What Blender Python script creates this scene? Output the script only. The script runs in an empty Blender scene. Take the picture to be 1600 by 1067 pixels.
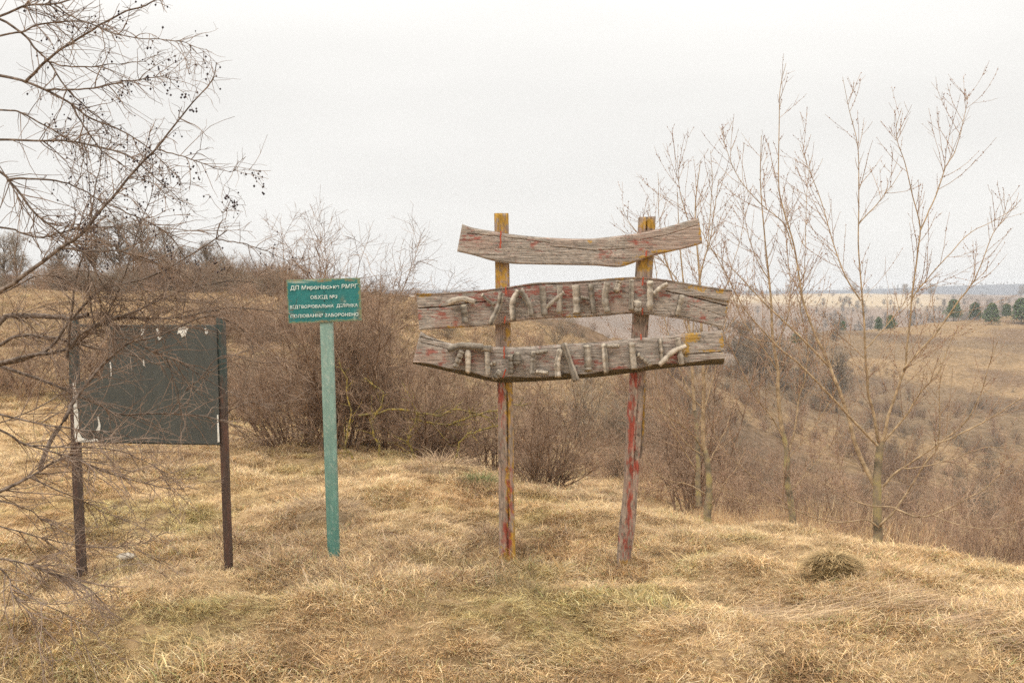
import bpy, math
import numpy as np
from mathutils import Vector

# ------------------------------------------------------------------ camera, world, sun, exposure
scn = bpy.context.scene
COL = scn.collection
F = 1555.6            # focal length in photograph pixels (35 mm lens, 1600 px wide)
EYE = 1.65
HORIZON = 458.0
PITCH = math.atan((533.5 - HORIZON) / F)
cam_data = bpy.data.cameras.new("camera")
cam_data.lens = 35.0
cam_data.sensor_width = 36.0
cam_data.clip_start = 0.05
cam_data.clip_end = 12000
cam = bpy.data.objects.new("camera", cam_data)
cam.location = (0, 0, EYE)
cam.rotation_euler = (math.radians(90) - PITCH, 0, 0)
COL.objects.link(cam)
scn.camera = cam

SUN_EL, SUN_AZ = math.radians(52), math.radians(215)   # high, behind the camera and to its left
world = bpy.data.worlds.new("World")
scn.world = world
world.use_nodes = True
wn, wl = world.node_tree.nodes, world.node_tree.links
wn.clear()
out = wn.new('ShaderNodeOutputWorld')
bg = wn.new('ShaderNodeBackground'); bg.inputs['Strength'].default_value = 0.1
sky = wn.new('ShaderNodeTexSky'); sky.sky_type = 'NISHITA'; sky.sun_disc = False
sky.sun_elevation = SUN_EL; sky.sun_rotation = SUN_AZ
hsv = wn.new('ShaderNodeHueSaturation'); hsv.inputs['Saturation'].default_value = 0.25
wl.new(sky.outputs[0], hsv.inputs['Color'])
tc = wn.new('ShaderNodeTexCoord')
sep = wn.new('ShaderNodeSeparateXYZ'); wl.new(tc.outputs['Generated'], sep.inputs[0])
ramp = wn.new('ShaderNodeMapRange'); ramp.interpolation_type = 'SMOOTHSTEP'
ramp.inputs['From Min'].default_value = 0.12; ramp.inputs['From Max'].default_value = 1.0
ramp.inputs['To Min'].default_value = 9.35; ramp.inputs['To Max'].default_value = 31.0
wl.new(sep.outputs['Z'], ramp.inputs['Value'])
# soft cloud structure of the overcast sheet
mp = wn.new('ShaderNodeMapping'); mp.inputs['Scale'].default_value = (1.3, 1.3, 6.0)
wl.new(tc.outputs['Generated'], mp.inputs[0])
nz = wn.new('ShaderNodeTexNoise'); nz.inputs['Scale'].default_value = 1.5; nz.inputs['Detail'].default_value = 4
wl.new(mp.outputs[0], nz.inputs['Vector'])
nr = wn.new('ShaderNodeMapRange'); nr.inputs['From Min'].default_value = 0.3; nr.inputs['From Max'].default_value = 0.7
nr.inputs['To Min'].default_value = 0.94; nr.inputs['To Max'].default_value = 1.05
wl.new(nz.outputs[0], nr.inputs['Value'])
mul = wn.new('ShaderNodeMath'); mul.operation = 'MULTIPLY'
wl.new(ramp.outputs[0], mul.inputs[0]); wl.new(nr.outputs[0], mul.inputs[1])
vm = wn.new('ShaderNodeVectorMath'); vm.operation = 'SCALE'
vm.inputs[0].default_value = (1.0, 0.982, 0.945)
wl.new(mul.outputs[0], vm.inputs['Scale'])
mx = wn.new('ShaderNodeMix'); mx.data_type = 'RGBA'; mx.inputs['Factor'].default_value = 0.92
wl.new(hsv.outputs[0], mx.inputs['A']); wl.new(vm.outputs[0], mx.inputs['B'])
wl.new(mx.outputs['Result'], bg.inputs['Color'])
wl.new(bg.outputs[0], out.inputs['Surface'])

sun_d = bpy.data.lights.new("sun", 'SUN'); sun_d.energy = 1.5; sun_d.angle = math.radians(12)
sun_d.color = (1.0, 0.95, 0.87)
sun = bpy.data.objects.new("sun", sun_d); COL.objects.link(sun)
sun.rotation_euler = (math.radians(90) - SUN_EL, 0, math.pi - SUN_AZ)
sdir = Vector((math.sin(SUN_AZ) * math.cos(SUN_EL), math.cos(SUN_AZ) * math.cos(SUN_EL), math.sin(SUN_EL)))
sun.rotation_euler = sdir.to_track_quat('Z', 'Y').to_euler()

scn.view_settings.view_transform = 'Standard'
scn.view_settings.look = 'None'
scn.view_settings.exposure = 0.0
scn.view_settings.gamma = 1.0
scn.view_settings.use_curve_mapping = False
scn.cycles.use_denoising = False
scn.cycles.use_adaptive_sampling = False
scn.cycles.max_bounces = 5
scn.cycles.diffuse_bounces = 3
scn.cycles.transparent_max_bounces = 4
scn.cycles.volume_bounces = 0

# ------------------------------------------------------------------ helpers
def P(px, py, Y):
    """point of the place seen at photograph pixel (px, py) at distance Y metres ahead"""
    px = np.asarray(px, float); py = np.asarray(py, float); Y = np.asarray(Y, float)
    u = (px - 800) / F; v = (533.5 - py) / F
    c, s = math.cos(PITCH), math.sin(PITCH)
    dy = c + v * s; dz = -s + v * c
    t = Y / dy
    return np.stack(np.broadcast_arrays(u * t, Y, EYE + dz * t), -1)

def _hash(ix, iy, seed):
    h = (ix.astype(np.int64) * 374761393 + iy.astype(np.int64) * 668265263 + seed * 974711) & 0x7fffffff
    h = ((h ^ (h >> 13)) * 1274126177) & 0x7fffffff
    h = (h ^ (h >> 16)) & 0x7fffffff
    return (h % 100003) / 100003.0

def vnoise(x, y, seed=0):
    x = np.asarray(x, float); y = np.asarray(y, float)
    x, y = np.broadcast_arrays(x, y)
    xi = np.floor(x); yi = np.floor(y); fx = x - xi; fy = y - yi
    fx = fx * fx * (3 - 2 * fx); fy = fy * fy * (3 - 2 * fy)
    a = _hash(xi, yi, seed); b = _hash(xi + 1, yi, seed); c = _hash(xi, yi + 1, seed); d = _hash(xi + 1, yi + 1, seed)
    return (a + (b - a) * fx) * (1 - fy) + (c + (d - c) * fx) * fy

def fbm(x, y, seed=0, o=4):
    s = 0; a = 0.5; t = 0
    for k in range(o):
        s = s + a * vnoise(np.asarray(x) * 2 ** k + k * 17.3, np.asarray(y) * 2 ** k - k * 9.1, seed + k); t += a; a *= 0.5
    return s / t

def sm(a, b, x):
    t = np.clip((np.asarray(x, float) - a) / (b - a), 0, 1); return t * t * (3 - 2 * t)

def new_mesh(name, V, faces_q=None, faces_t=None, smooth=True, mat=None, col=None):
    me = bpy.data.meshes.new(name)
    V = np.asarray(V, np.float32).reshape(-1, 3)
    loops = []; starts = []; n = 0
    if faces_q is not None and len(faces_q):
        q = np.asarray(faces_q, np.int32).reshape(-1, 4); loops.append(q.ravel()); starts.append(np.arange(len(q)) * 4); n = len(q) * 4
    if faces_t is not None and len(faces_t):
        t = np.asarray(faces_t, np.int32).reshape(-1, 3); loops.append(t.ravel()); starts.append(n + np.arange(len(t)) * 3)
    loops = np.concatenate(loops).astype(np.int32); starts = np.concatenate(starts).astype(np.int32)
    me.vertices.add(len(V)); me.vertices.foreach_set('co', V.ravel())
    me.loops.add(len(loops)); me.loops.foreach_set('vertex_index', loops)
    me.polygons.add(len(starts)); me.polygons.foreach_set('loop_start', starts)
    me.update(calc_edges=True)
    if smooth: me.polygons.foreach_set('use_smooth', np.ones(len(starts), bool))
    if col is not None:
        at = me.color_attributes.new('tint', 'FLOAT_COLOR', 'POINT')
        c = np.ones((len(V), 4), np.float32); c[:, :3] = col
        at.data.foreach_set('color', c.ravel())
    if mat: me.materials.append(mat)
    me.validate()
    return me

def link(name, me, parent=None, **props):
    o = bpy.data.objects.new(name, me); COL.objects.link(o)
    if parent is not None:
        o.parent = parent
        o.matrix_parent_inverse = parent.matrix_world.inverted()
    for k, v in props.items(): o[k] = v
    return o

def thing(name, label, cat, loc=(0, 0, 0), group=None):
    o = bpy.data.objects.new(name, None); COL.objects.link(o)
    o.empty_display_size = 0.2
    o.location = [float(v) for v in loc]
    from mathutils import Matrix
    o.matrix_world = Matrix.Translation(o.location)
    o['label'] = label; o['category'] = cat
    if group: o['group'] = group
    return o

# ---- tubes for wood of every size
class Br:
    def __init__(s, Pt, R): s.P = np.asarray(Pt, float); s.R = np.asarray(R, float)

def tube_arrays(brs, sides):
    Vs, Qs, off = [], [], 0
    for b in brs:
        Pt, R = b.P, b.R; k, n = R.shape
        T = np.gradient(Pt, axis=1); T /= np.linalg.norm(T, axis=2, keepdims=True) + 1e-9
        ref = np.array([0.31, 0.52, 0.79]); A = np.cross(T, ref)
        bad = np.linalg.norm(A, axis=2) < 0.15
        A[bad] = np.cross(T[bad], [1, 0, 0])
        A /= np.linalg.norm(A, axis=2, keepdims=True) + 1e-9
        B = np.cross(T, A)
        ang = np.arange(sides) * 2 * math.pi / sides
        ring = Pt[:, :, None, :] + R[:, :, None, None] * (np.cos(ang)[None, None, :, None] * A[:, :, None, :] + np.sin(ang)[None, None, :, None] * B[:, :, None, :])
        Vs.append(ring.reshape(-1, 3))
        base = off + (np.arange(k) * n * sides)[:, None, None] + (np.arange(n - 1) * sides)[None, :, None]
        i = np.arange(sides); j = (i + 1) % sides
        q = np.stack([base + i, base + j, base + sides + j, base + sides + i], -1)
        Qs.append(q.reshape(-1, 4)); off += k * n * sides
    return np.concatenate(Vs), np.concatenate(Qs)

def tube_mesh(name, brs, sides, mat):
    V, Q = tube_arrays(brs, sides)
    return new_mesh(name, V, Q, mat=mat)

def smooth_path(pts, n):
    """Catmull-Rom through the control points, n samples"""
    pts = np.asarray(pts, float); m = len(pts)
    if m == 2: pts = np.array([pts[0], (pts[0] + pts[1]) / 2, pts[1]]); m = 3
    ext = np.vstack([2 * pts[0] - pts[1], pts, 2 * pts[-1] - pts[-2]])
    t = np.linspace(0, m - 1 - 1e-6, n); i = t.astype(int); f = (t - i)[:, None]
    p0, p1, p2, p3 = ext[i], ext[i + 1], ext[i + 2], ext[i + 3]
    return 0.5 * ((2 * p1) + (-p0 + p2) * f + (2 * p0 - 5 * p1 + 4 * p2 - p3) * f ** 2 + (-p0 + 3 * p1 - 3 * p2 + p3) * f ** 3)

def sprout(parents, m, rng, L, ang=(30, 60), up=0.0, wob=0.15, n=5, r=(0.001, 0.0005), t=(0.2, 1.0), taper=True, flat=1.0, side=None):
    """m child twigs on the given parent arrays; everything vectorised"""
    lens = np.concatenate([np.linalg.norm(np.diff(b.P, axis=1), axis=2).sum(1) for b in parents])
    which = np.concatenate([[k] * len(b.P) for k, b in enumerate(parents)]); idx = np.concatenate([np.arange(len(b.P)) for b in parents])
    ch = rng.choice(len(lens), m, p=lens / lens.sum())
    start = np.empty((m, 3)); tan = np.empty((m, 3)); pr = np.empty(m); tt = rng.uniform(t[0], t[1], m)
    for k, b in enumerate(parents):
        s = which[ch] == k
        if not s.any(): continue
        ii = idx[ch[s]]; n_ = b.P.shape[1]; x = tt[s] * (n_ - 1); i0 = np.minimum(x.astype(int), n_ - 2); f = (x - i0)[:, None]
        a = b.P[ii, i0]; c = b.P[ii, i0 + 1]; start[s] = a + (c - a) * f
        d = c - a; tan[s] = d / (np.linalg.norm(d, axis=1, keepdims=True) + 1e-9)
        pr[s] = b.R[ii, i0] * (1 - f[:, 0]) + b.R[ii, i0 + 1] * f[:, 0]
    perp = rng.normal(size=(m, 3)); perp[:, 1] *= flat
    perp -= (perp * tan).sum(1, keepdims=True) * tan; perp /= np.linalg.norm(perp, axis=1, keepdims=True) + 1e-9
    a = np.radians(rng.uniform(ang[0], ang[1], m))[:, None]
    d = tan * np.cos(a) + perp * np.sin(a)
    ll = rng.uniform(L[0], L[1], m)
    if taper: ll = ll * (1.15 - 0.7 * tt)
    pts = np.empty((m, n, 3)); pts[:, 0] = start; seg = (ll / (n - 1))[:, None]
    for k in range(1, n):
        d = d + rng.normal(size=(m, 3)) * wob + np.array([0, 0, up]); d /= np.linalg.norm(d, axis=1, keepdims=True)
        pts[:, k] = pts[:, k - 1] + d * seg
    r0 = np.minimum(np.full(m, r[0]) * rng.uniform(0.7, 1.2, m), pr * 0.9)
    R = r0[:, None] + (r[1] - r0[:, None]) * np.linspace(0, 1, n)[None, :]
    return Br(pts, np.maximum(R, 0.00015))

def blob_points(brs, m, rng, size, tr=(0.2, 1.0), drop=0.0, jitter=0.0):
    s = sprout(brs, m, rng, (1e-4, 2e-4), n=2, t=tr)
    c = s.P[:, 0].copy(); c[:, 2] -= drop * rng.uniform(0.3, 1, m)
    c += rng.normal(size=c.shape) * jitter
    return c, rng.uniform(size[0], size[1], m)

OCT = np.array([[1, 0, 0], [-1, 0, 0], [0, 1, 0], [0, -1, 0], [0, 0, 1.2], [0, 0, -1.2]], float)
OCF = np.array([[0, 2, 4], [2, 1, 4], [1, 3, 4], [3, 0, 4], [2, 0, 5], [1, 2, 5], [3, 1, 5], [0, 3, 5]])
def beads_mesh(name, C, S, mat):
    V = (C[:, None, :] + OCT[None] * S[:, None, None]).reshape(-1, 3)
    Fc = (OCF[None] + (np.arange(len(C)) * 6)[:, None, None]).reshape(-1, 3)
    return new_mesh(name, V, None, Fc, mat=mat)

# ------------------------------------------------------------------ materials
def mat_base(name, rough=0.85, spec=0.2):
    m = bpy.data.materials.new(name); m.use_nodes = True
    b = m.node_tree.nodes['Principled BSDF']
    b.inputs['Roughness'].default_value = rough
    b.inputs['Specular IOR Level'].default_value = spec
    return m, m.node_tree.nodes, m.node_tree.links, b

def mat_noise(name, c1, c2, scale=20, rough=0.85, spec=0.2, stretch=(1, 1, 1), c3=None, bump=0.0, rnd=0.0):
    m, N, L, b = mat_base(name, rough, spec)
    tcn = N.new('ShaderNodeTexCoord'); mpn = N.new('ShaderNodeMapping'); mpn.inputs['Scale'].default_value = stretch
    L.new(tcn.outputs['Object'], mpn.inputs[0])
    n = N.new('ShaderNodeTexNoise'); n.inputs['Scale'].default_value = scale; n.inputs['Detail'].default_value = 5
    L.new(mpn.outputs[0], n.inputs['Vector'])
    r = N.new('ShaderNodeValToRGB'); L.new(n.outputs[0], r.inputs[0])
    r.color_ramp.elements[0].position = 0.36; r.color_ramp.elements[1].position = 0.64
    r.color_ramp.elements[0].color = (*c1, 1); r.color_ramp.elements[1].color = (*c2, 1)
    if c3: e = r.color_ramp.elements.new(0.5); e.color = (*c3, 1)
    outc = r.outputs[0]
    if rnd:
        oi = N.new('ShaderNodeObjectInfo'); mr = N.new('ShaderNodeMapRange'); mr.inputs['To Min'].default_value = 1 - rnd; mr.inputs['To Max'].default_value = 1 + rnd
        L.new(oi.outputs['Random'], mr.inputs['Value'])
        h = N.new('ShaderNodeHueSaturation'); L.new(mr.outputs[0], h.inputs['Value']); L.new(outc, h.inputs['Color']); outc = h.outputs[0]
    L.new(outc, b.inputs['Base Color'])
    if bump:
        bp = N.new('ShaderNodeBump'); bp.inputs['Strength'].default_value = bump; bp.inputs['Distance'].default_value = 0.01
        L.new(n.outputs[0], bp.inputs['Height']); L.new(bp.outputs[0], b.inputs['Normal'])
    return m

def mat_tint(name, rough=0.9, spec=0.1, fine=0.25, fscale=250, stretch=(1, 1, 1), bump=0.0, transl=0.0, rnd=0.0, patch=None):
    """colour comes from the per-vertex 'tint' of the thing itself, with fine noise on top"""
    m, N, L, b = mat_base(name, rough, spec)
    a = N.new('ShaderNodeAttribute'); a.attribute_name = 'tint'
    tcn = N.new('ShaderNodeTexCoord'); mpn = N.new('ShaderNodeMapping'); mpn.inputs['Scale'].default_value = stretch
    L.new(tcn.outputs['Object'], mpn.inputs[0])
    n = N.new('ShaderNodeTexNoise'); n.inputs['Scale'].default_value = fscale; n.inputs['Detail'].default_value = 3
    L.new(mpn.outputs[0], n.inputs['Vector'])
    mr = N.new('ShaderNodeMapRange'); mr.inputs['From Min'].default_value = 0.3; mr.inputs['From Max'].default_value = 0.7
    mr.inputs['To Min'].default_value = 1 - fine; mr.inputs['To Max'].default_value = 1 + fine
    L.new(n.outputs[0], mr.inputs['Value'])
    v = N.new('ShaderNodeVectorMath'); v.operation = 'SCALE'; L.new(a.outputs['Color'], v.inputs[0]); L.new(mr.outputs[0], v.inputs['Scale'])
    c = v.outputs[0]
    if rnd:
        oi = N.new('ShaderNodeObjectInfo'); m2 = N.new('ShaderNodeMapRange'); m2.inputs['To Min'].default_value = 1 - rnd; m2.inputs['To Max'].default_value = 1 + rnd
        L.new(oi.outputs['Random'], m2.inputs['Value'])
        v2 = N.new('ShaderNodeVectorMath'); v2.operation = 'SCALE'; L.new(c, v2.inputs[0]); L.new(m2.outputs[0], v2.inputs['Scale']); c = v2.outputs[0]
    if patch:
        # instanced grass: broad patches of green and of rusty brown across the meadow
        geo = N.new('ShaderNodeNewGeometry')
        for sc_, lo, hi, colr, amt in patch:
            nn = N.new('ShaderNodeTexNoise'); nn.inputs['Scale'].default_value = sc_; nn.inputs['Detail'].default_value = 3
            off = N.new('ShaderNodeVectorMath'); off.operation = 'ADD'; off.inputs[1].default_value = (sc_ * 31, sc_ * 17, 5)
            L.new(geo.outputs['Position'], off.inputs[0]); L.new(off.outputs[0], nn.inputs['Vector'])
            rr = N.new('ShaderNodeMapRange'); rr.inputs['From Min'].default_value = lo; rr.inputs['From Max'].default_value = hi
            rr.inputs['To Max'].default_value = amt
            L.new(nn.outputs[0], rr.inputs['Value'])
            mm = N.new('ShaderNodeMix'); mm.data_type = 'RGBA'; mm.blend_type = 'MULTIPLY'
            L.new(rr.outputs[0], mm.inputs['Factor']); L.new(c, mm.inputs['A']); mm.inputs['B'].default_value = (*colr, 1)
            c = mm.outputs['Result']
    L.new(c, b.inputs['Base Color'])
    if bump:
        bp = N.new('ShaderNodeBump'); bp.inputs['Strength'].default_value = bump; bp.inputs['Distance'].default_value = 0.004
        L.new(n.outputs[0], bp.inputs['Height']); L.new(bp.outputs[0], b.inputs['Normal'])
    if transl:
        tr = N.new('ShaderNodeBsdfTranslucent'); L.new(c, tr.inputs[0]); ms = N.new('ShaderNodeMixShader'); ms.inputs[0].default_value = transl
        o = N['Material Output']; L.new(b.outputs[0], ms.inputs[1]); L.new(tr.outputs[0], ms.inputs[2]); L.new(ms.outputs[0], o.inputs[0])
    return m

M_ground = mat_tint('dry_turf', fine=0.35, fscale=1.2, rough=1.0, spec=0.0)
M_grass = mat_tint('dry_grass_blades', fine=0.1, fscale=30, rough=0.7, spec=0.25, transl=0.22, rnd=0.25,
                   patch=[(1.1, 0.56, 0.70, (0.64, 0.78, 0.48), 0.45), (0.55, 0.54, 0.70, (0.78, 0.64, 0.5), 0.4), (3.2, 0.52, 0.72, (0.55, 0.46, 0.40), 0.75)])
M_wood = mat_tint('weathered_wood', fine=0.28, fscale=50, stretch=(0.2, 1, 2.5), bump=0.25, rough=0.9, spec=0.15)
M_woodv = mat_tint('weathered_post_wood', fine=0.28, fscale=50, stretch=(2.5, 1, 0.2), bump=0.25, rough=0.9, spec=0.15)
M_stick = mat_noise('barked_stick', (0.15, 0.115, 0.08), (0.47, 0.39, 0.29), 22, c3=(0.31, 0.25, 0.18), bump=0.25)
M_stickt = mat_tint('barked_stick_streaks', fine=.25, fscale=70, bump=.2)
M_redpaint = mat_noise('red_paint', (0.32, 0.055, 0.03), (0.45, 0.10, 0.05), 60, rough=0.6)
M_green = mat_tint('green_enamel', fine=0.08, fscale=90, rough=0.5, spec=0.4)
M_white = mat_noise('white_lettering', (0.45, 0.50, 0.44), (0.78, 0.80, 0.74), 160, rough=0.6)
M_metal = mat_tint('dark_painted_sheet', fine=0.12, fscale=14, stretch=(1, 1, 0.35), rough=0.55, spec=0.4)
M_paper = mat_noise('torn_paper', (0.55, 0.52, 0.44), (0.75, 0.73, 0.67), 40, rough=0.9)
M_bark = mat_noise('grey_brown_bark', (0.075, 0.055, 0.042), (0.23, 0.18, 0.145), 45, c3=(0.14, 0.105, 0.08), bump=0.5)
M_twig = mat_noise('thin_twig_bark', (0.13, 0.09, 0.065), (0.30, 0.22, 0.165), 12)
M_berry = mat_noise('dry_berry_skin', (0.02, 0.014, 0.018), (0.06, 0.04, 0.045), 90, rough=0.6)
M_sap = mat_noise('sapling_bark', (0.23, 0.16, 0.09), (0.44, 0.32, 0.19), 22, c3=(0.33, 0.235, 0.14), bump=0.3)
M_saptrunk = mat_noise('mossy_sapling_bark', (0.12, 0.095, 0.06), (0.34, 0.27, 0.12), 9, c3=(0.24, 0.185, 0.12), bump=0.5)
M_saptwig = mat_noise('sapling_twig_bark', (0.25, 0.16, 0.10), (0.42, 0.29, 0.18), 10)
M_bud = mat_noise('winter_bud', (0.20, 0.11, 0.08), (0.36, 0.23, 0.17), 30)
M_shrub = mat_noise('shrub_bark', (0.13, 0.08, 0.05), (0.35, 0.24, 0.16), 9, c3=(0.23, 0.15, 0.10))
M_shrubred = mat_noise('russet_twigs', (0.24, 0.145, 0.095), (0.42, 0.29, 0.19), 3, rnd=0.25)
M_shrubgrey = mat_noise('grey_twigs', (0.15, 0.112, 0.078), (0.29, 0.225, 0.155), 2, rnd=0.2)
M_lichen = mat_noise('yellow_lichen_bark', (0.14, 0.11, 0.05), (0.38, 0.27, 0.05), 30, c3=(0.22, 0.17, 0.06), bump=0.5)
M_needle = mat_noise('pine_needles', (0.05, 0.085, 0.025), (0.13, 0.175, 0.06), 1.5, rnd=0.2)
M_stone = mat_noise('pale_stone', (0.3, 0.25, 0.19), (0.48, 0.42, 0.34), 30, bump=0.4)
M_rust = mat_tint('painted_steel_post', fine=0.25, fscale=40, rough=0.6, spec=0.3)

# ------------------------------------------------------------------ the lie of the land
# per bearing (photograph column), ground height z at distance Y; shapes surveyed from the photograph
PROF = {
 -700: [(2,0),(8,0),(12,.05),(20,.4),(40,1.1),(70,2.0),(100,2.7),(160,-2),(300,-10),(800,-10),(1500,0),(2300,12)],
    0: [(2,0),(8,0),(12,.05),(20,.35),(40,1.05),(70,1.85),(92,2.25),(130,0),(300,-10),(800,-10),(1500,0),(2300,12)],
  330: [(2,0),(8,0),(11,.02),(20,.25),(40,.95),(70,1.7),(92,2.1),(130,0),(300,-10),(800,-10),(1500,0),(2300,12)],
  480: [(2,0),(8,.03),(10.5,.0),(14,-.1),(24,.1),(40,.7),(70,1.5),(90,1.75),(130,-1),(300,-10),(800,-8),(1500,0),(2300,11)],
  620: [(2,0),(7.5,.04),(9.2,.12),(11,-.15),(16,-.45),(28,-.1),(50,.75),(82,1.45),(130,-3),(300,-12),(800,-6),(1500,0),(2300,9)],
  760: [(2,0),(7.5,.03),(8.9,.06),(11,-.4),(17,-1.1),(30,-1.1),(55,-.1),(88,.35),(130,-5),(300,-14),(800,-5),(1500,0),(2300,8)],
  900: [(2,0),(7,.0),(8.0,.0),(10,-.5),(17,-1.5),(30,-2.4),(55,-2.0),(95,-1.0),(130,-6),(300,-20),(800,-4.6),(1500,1.0),(2300,8)],
 1000: [(2,0),(6.8,.0),(7.6,.0),(10,-.6),(14,-1.05),(20,-1.8),(35,-3.5),(60,-4.7),(90,-4.2),(110,-3.6),(160,-12),(300,-26),(450,-30),(600,-22),(700,-12.8),(800,-4.6),(1400,1.2),(2300,8)],
 1150: [(2,0),(6.4,.0),(7.1,.0),(10,-.85),(14,-1.6),(20,-2.6),(35,-5),(60,-8.3),(90,-10.5),(120,-10.2),(142,-9),(190,-16),(300,-24),(450,-30),(600,-22),(700,-12.8),(800,-4.6),(1400,1.0),(2300,7)],
 1280: [(2,0),(6.3,.0),(6.95,.0),(10,-.95),(14,-1.8),(20,-3),(35,-6),(60,-10),(90,-13),(130,-14.5),(180,-14.5),(220,-12.5),(260,-8.2),(300,-9),(450,-28),(600,-22),(700,-12.8),(800,-4.6),(1400,1.0),(2300,8)],
 1450: [(2,0),(5.9,.0),(6.5,.0),(10,-1.25),(20,-3.5),(35,-7),(60,-11.6),(90,-15),(130,-16.5),(180,-15.6),(230,-12.5),(290,-8.6),(330,-8.5),(450,-20),(600,-18),(800,-5.5),(1350,.5),(1600,12),(2300,13)],
 1620: [(2,0),(5.4,.0),(6.0,.0),(10,-1.6),(20,-4),(35,-7.8),(60,-13.2),(90,-17),(130,-18.5),(180,-17),(240,-13),(300,-8.5),(345,-7),(450,-4.6),(560,-14),(800,-7),(1350,-1),(1600,18),(2300,19)],
 2300: [(2,0),(4.6,.0),(5.4,.0),(10,-1.9),(20,-4.5),(35,-8.5),(60,-14),(90,-17),(130,-18),(180,-15),(240,-11),(300,-7),(345,-5),(450,-3),(560,-10),(800,-5),(1350,2),(1600,20),(2300,20)],
}
_us = np.array(sorted(PROF)); _ly = np.linspace(math.log(2), math.log(3600), 420)
_tab0 = np.array([np.interp(_ly, np.log([p[0] for p in PROF[u]]), [p[1] for p in PROF[u]]) for u in _us])
_k = np.array([1, 2, 3, 2, 1.]) / 9
for _ in range(2):
    _pad = np.pad(_tab0, ((0, 0), (2, 2)), mode='edge'); _tab0 = sum(_k[i] * _pad[:, i:i + 420] for i in range(5))
_uf = np.linspace(-700, 2300, 601)
_tab = np.array([np.interp(_uf, _us, _tab0[:, j]) for j in range(420)]).T
_g = np.exp(-np.linspace(-2, 2, 25) ** 2); _g /= _g.sum()
_pad = np.pad(_tab, ((12, 12), (0, 0)), mode='edge'); _tab = sum(_g[i] * _pad[i:i + 601] for i in range(25))
AZ0, AZ1 = math.atan((-700 - 800) / F), math.atan((2300 - 800) / F)

def lumps(x, y):
    r = np.hypot(x, y)
    a = 0.12 * (fbm(x * 1.5, y * 1.5, 3, 3) - 0.5) + 0.12 * (fbm(x * 4.2, y * 4.2, 9, 2) - 0.5) + 0.10 * (fbm(x * .55, y * .55, 21, 2) - .5)
    return a * (1 + 1.5 * sm(8, 30, r)) + 1.2 * (fbm(x * .06, y * .06, 31, 3) - 0.5) * sm(15, 60, r) + 5 * (fbm(x * .012, y * .012, 41, 3) - 0.5) * sm(150, 500, r) * (1 - sm(600, 900, r) * .6)

def height(x, y, rough=True):
    x = np.asarray(x, float); y = np.asarray(y, float)
    r = np.hypot(x, y) + 1e-6; az = np.arctan2(x, y); azc = np.clip(az, AZ0, AZ1)
    Y = np.maximum(r * np.cos(azc), 2.0); u = 800 + F * np.tan(azc)
    fu = (u + 700) / 5.0; fy = (np.log(np.clip(Y, 2, 3599)) - _ly[0]) / (_ly[1] - _ly[0])
    iu = np.clip(fu.astype(int), 0, 599); iy = np.clip(fy.astype(int), 0, 418); a = np.clip(fu - iu, 0, 1); b = np.clip(fy - iy, 0, 1)
    z = (_tab[iu, iy] * (1 - a) + _tab[iu + 1, iy] * a) * (1 - b) + (_tab[iu, iy + 1] * (1 - a) + _tab[iu + 1, iy + 1] * a) * b
    z = z * (1 - sm(math.radians(100), math.radians(150), np.abs(az)))
    ue = np.where(y > .5, np.clip(x / np.maximum(y, .5), -1, 1), np.sign(x)) * F + 800
    Ye = np.interp(ue, [-300, 100, 450, 800, 1200, 1600, 2000], [5.9, 5.75, 5.5, 5.15, 5.05, 5.3, 5.3]) + .7 * (fbm(x * 1.1, y * 1.1, 91, 3) - .5)
    z = z - .035 * (1 - sm(7, 9, r)) - .26 * (1 - sm(-.95, 0, r - Ye)) * (1 - sm(math.radians(60), math.radians(120), np.abs(az)))
    return z + (lumps(x, y) if rough else 0)

def gz(px, Y):
    x = (px - 800) / F * Y; return float(height(np.array([x]), np.array([Y]))[0])

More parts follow.
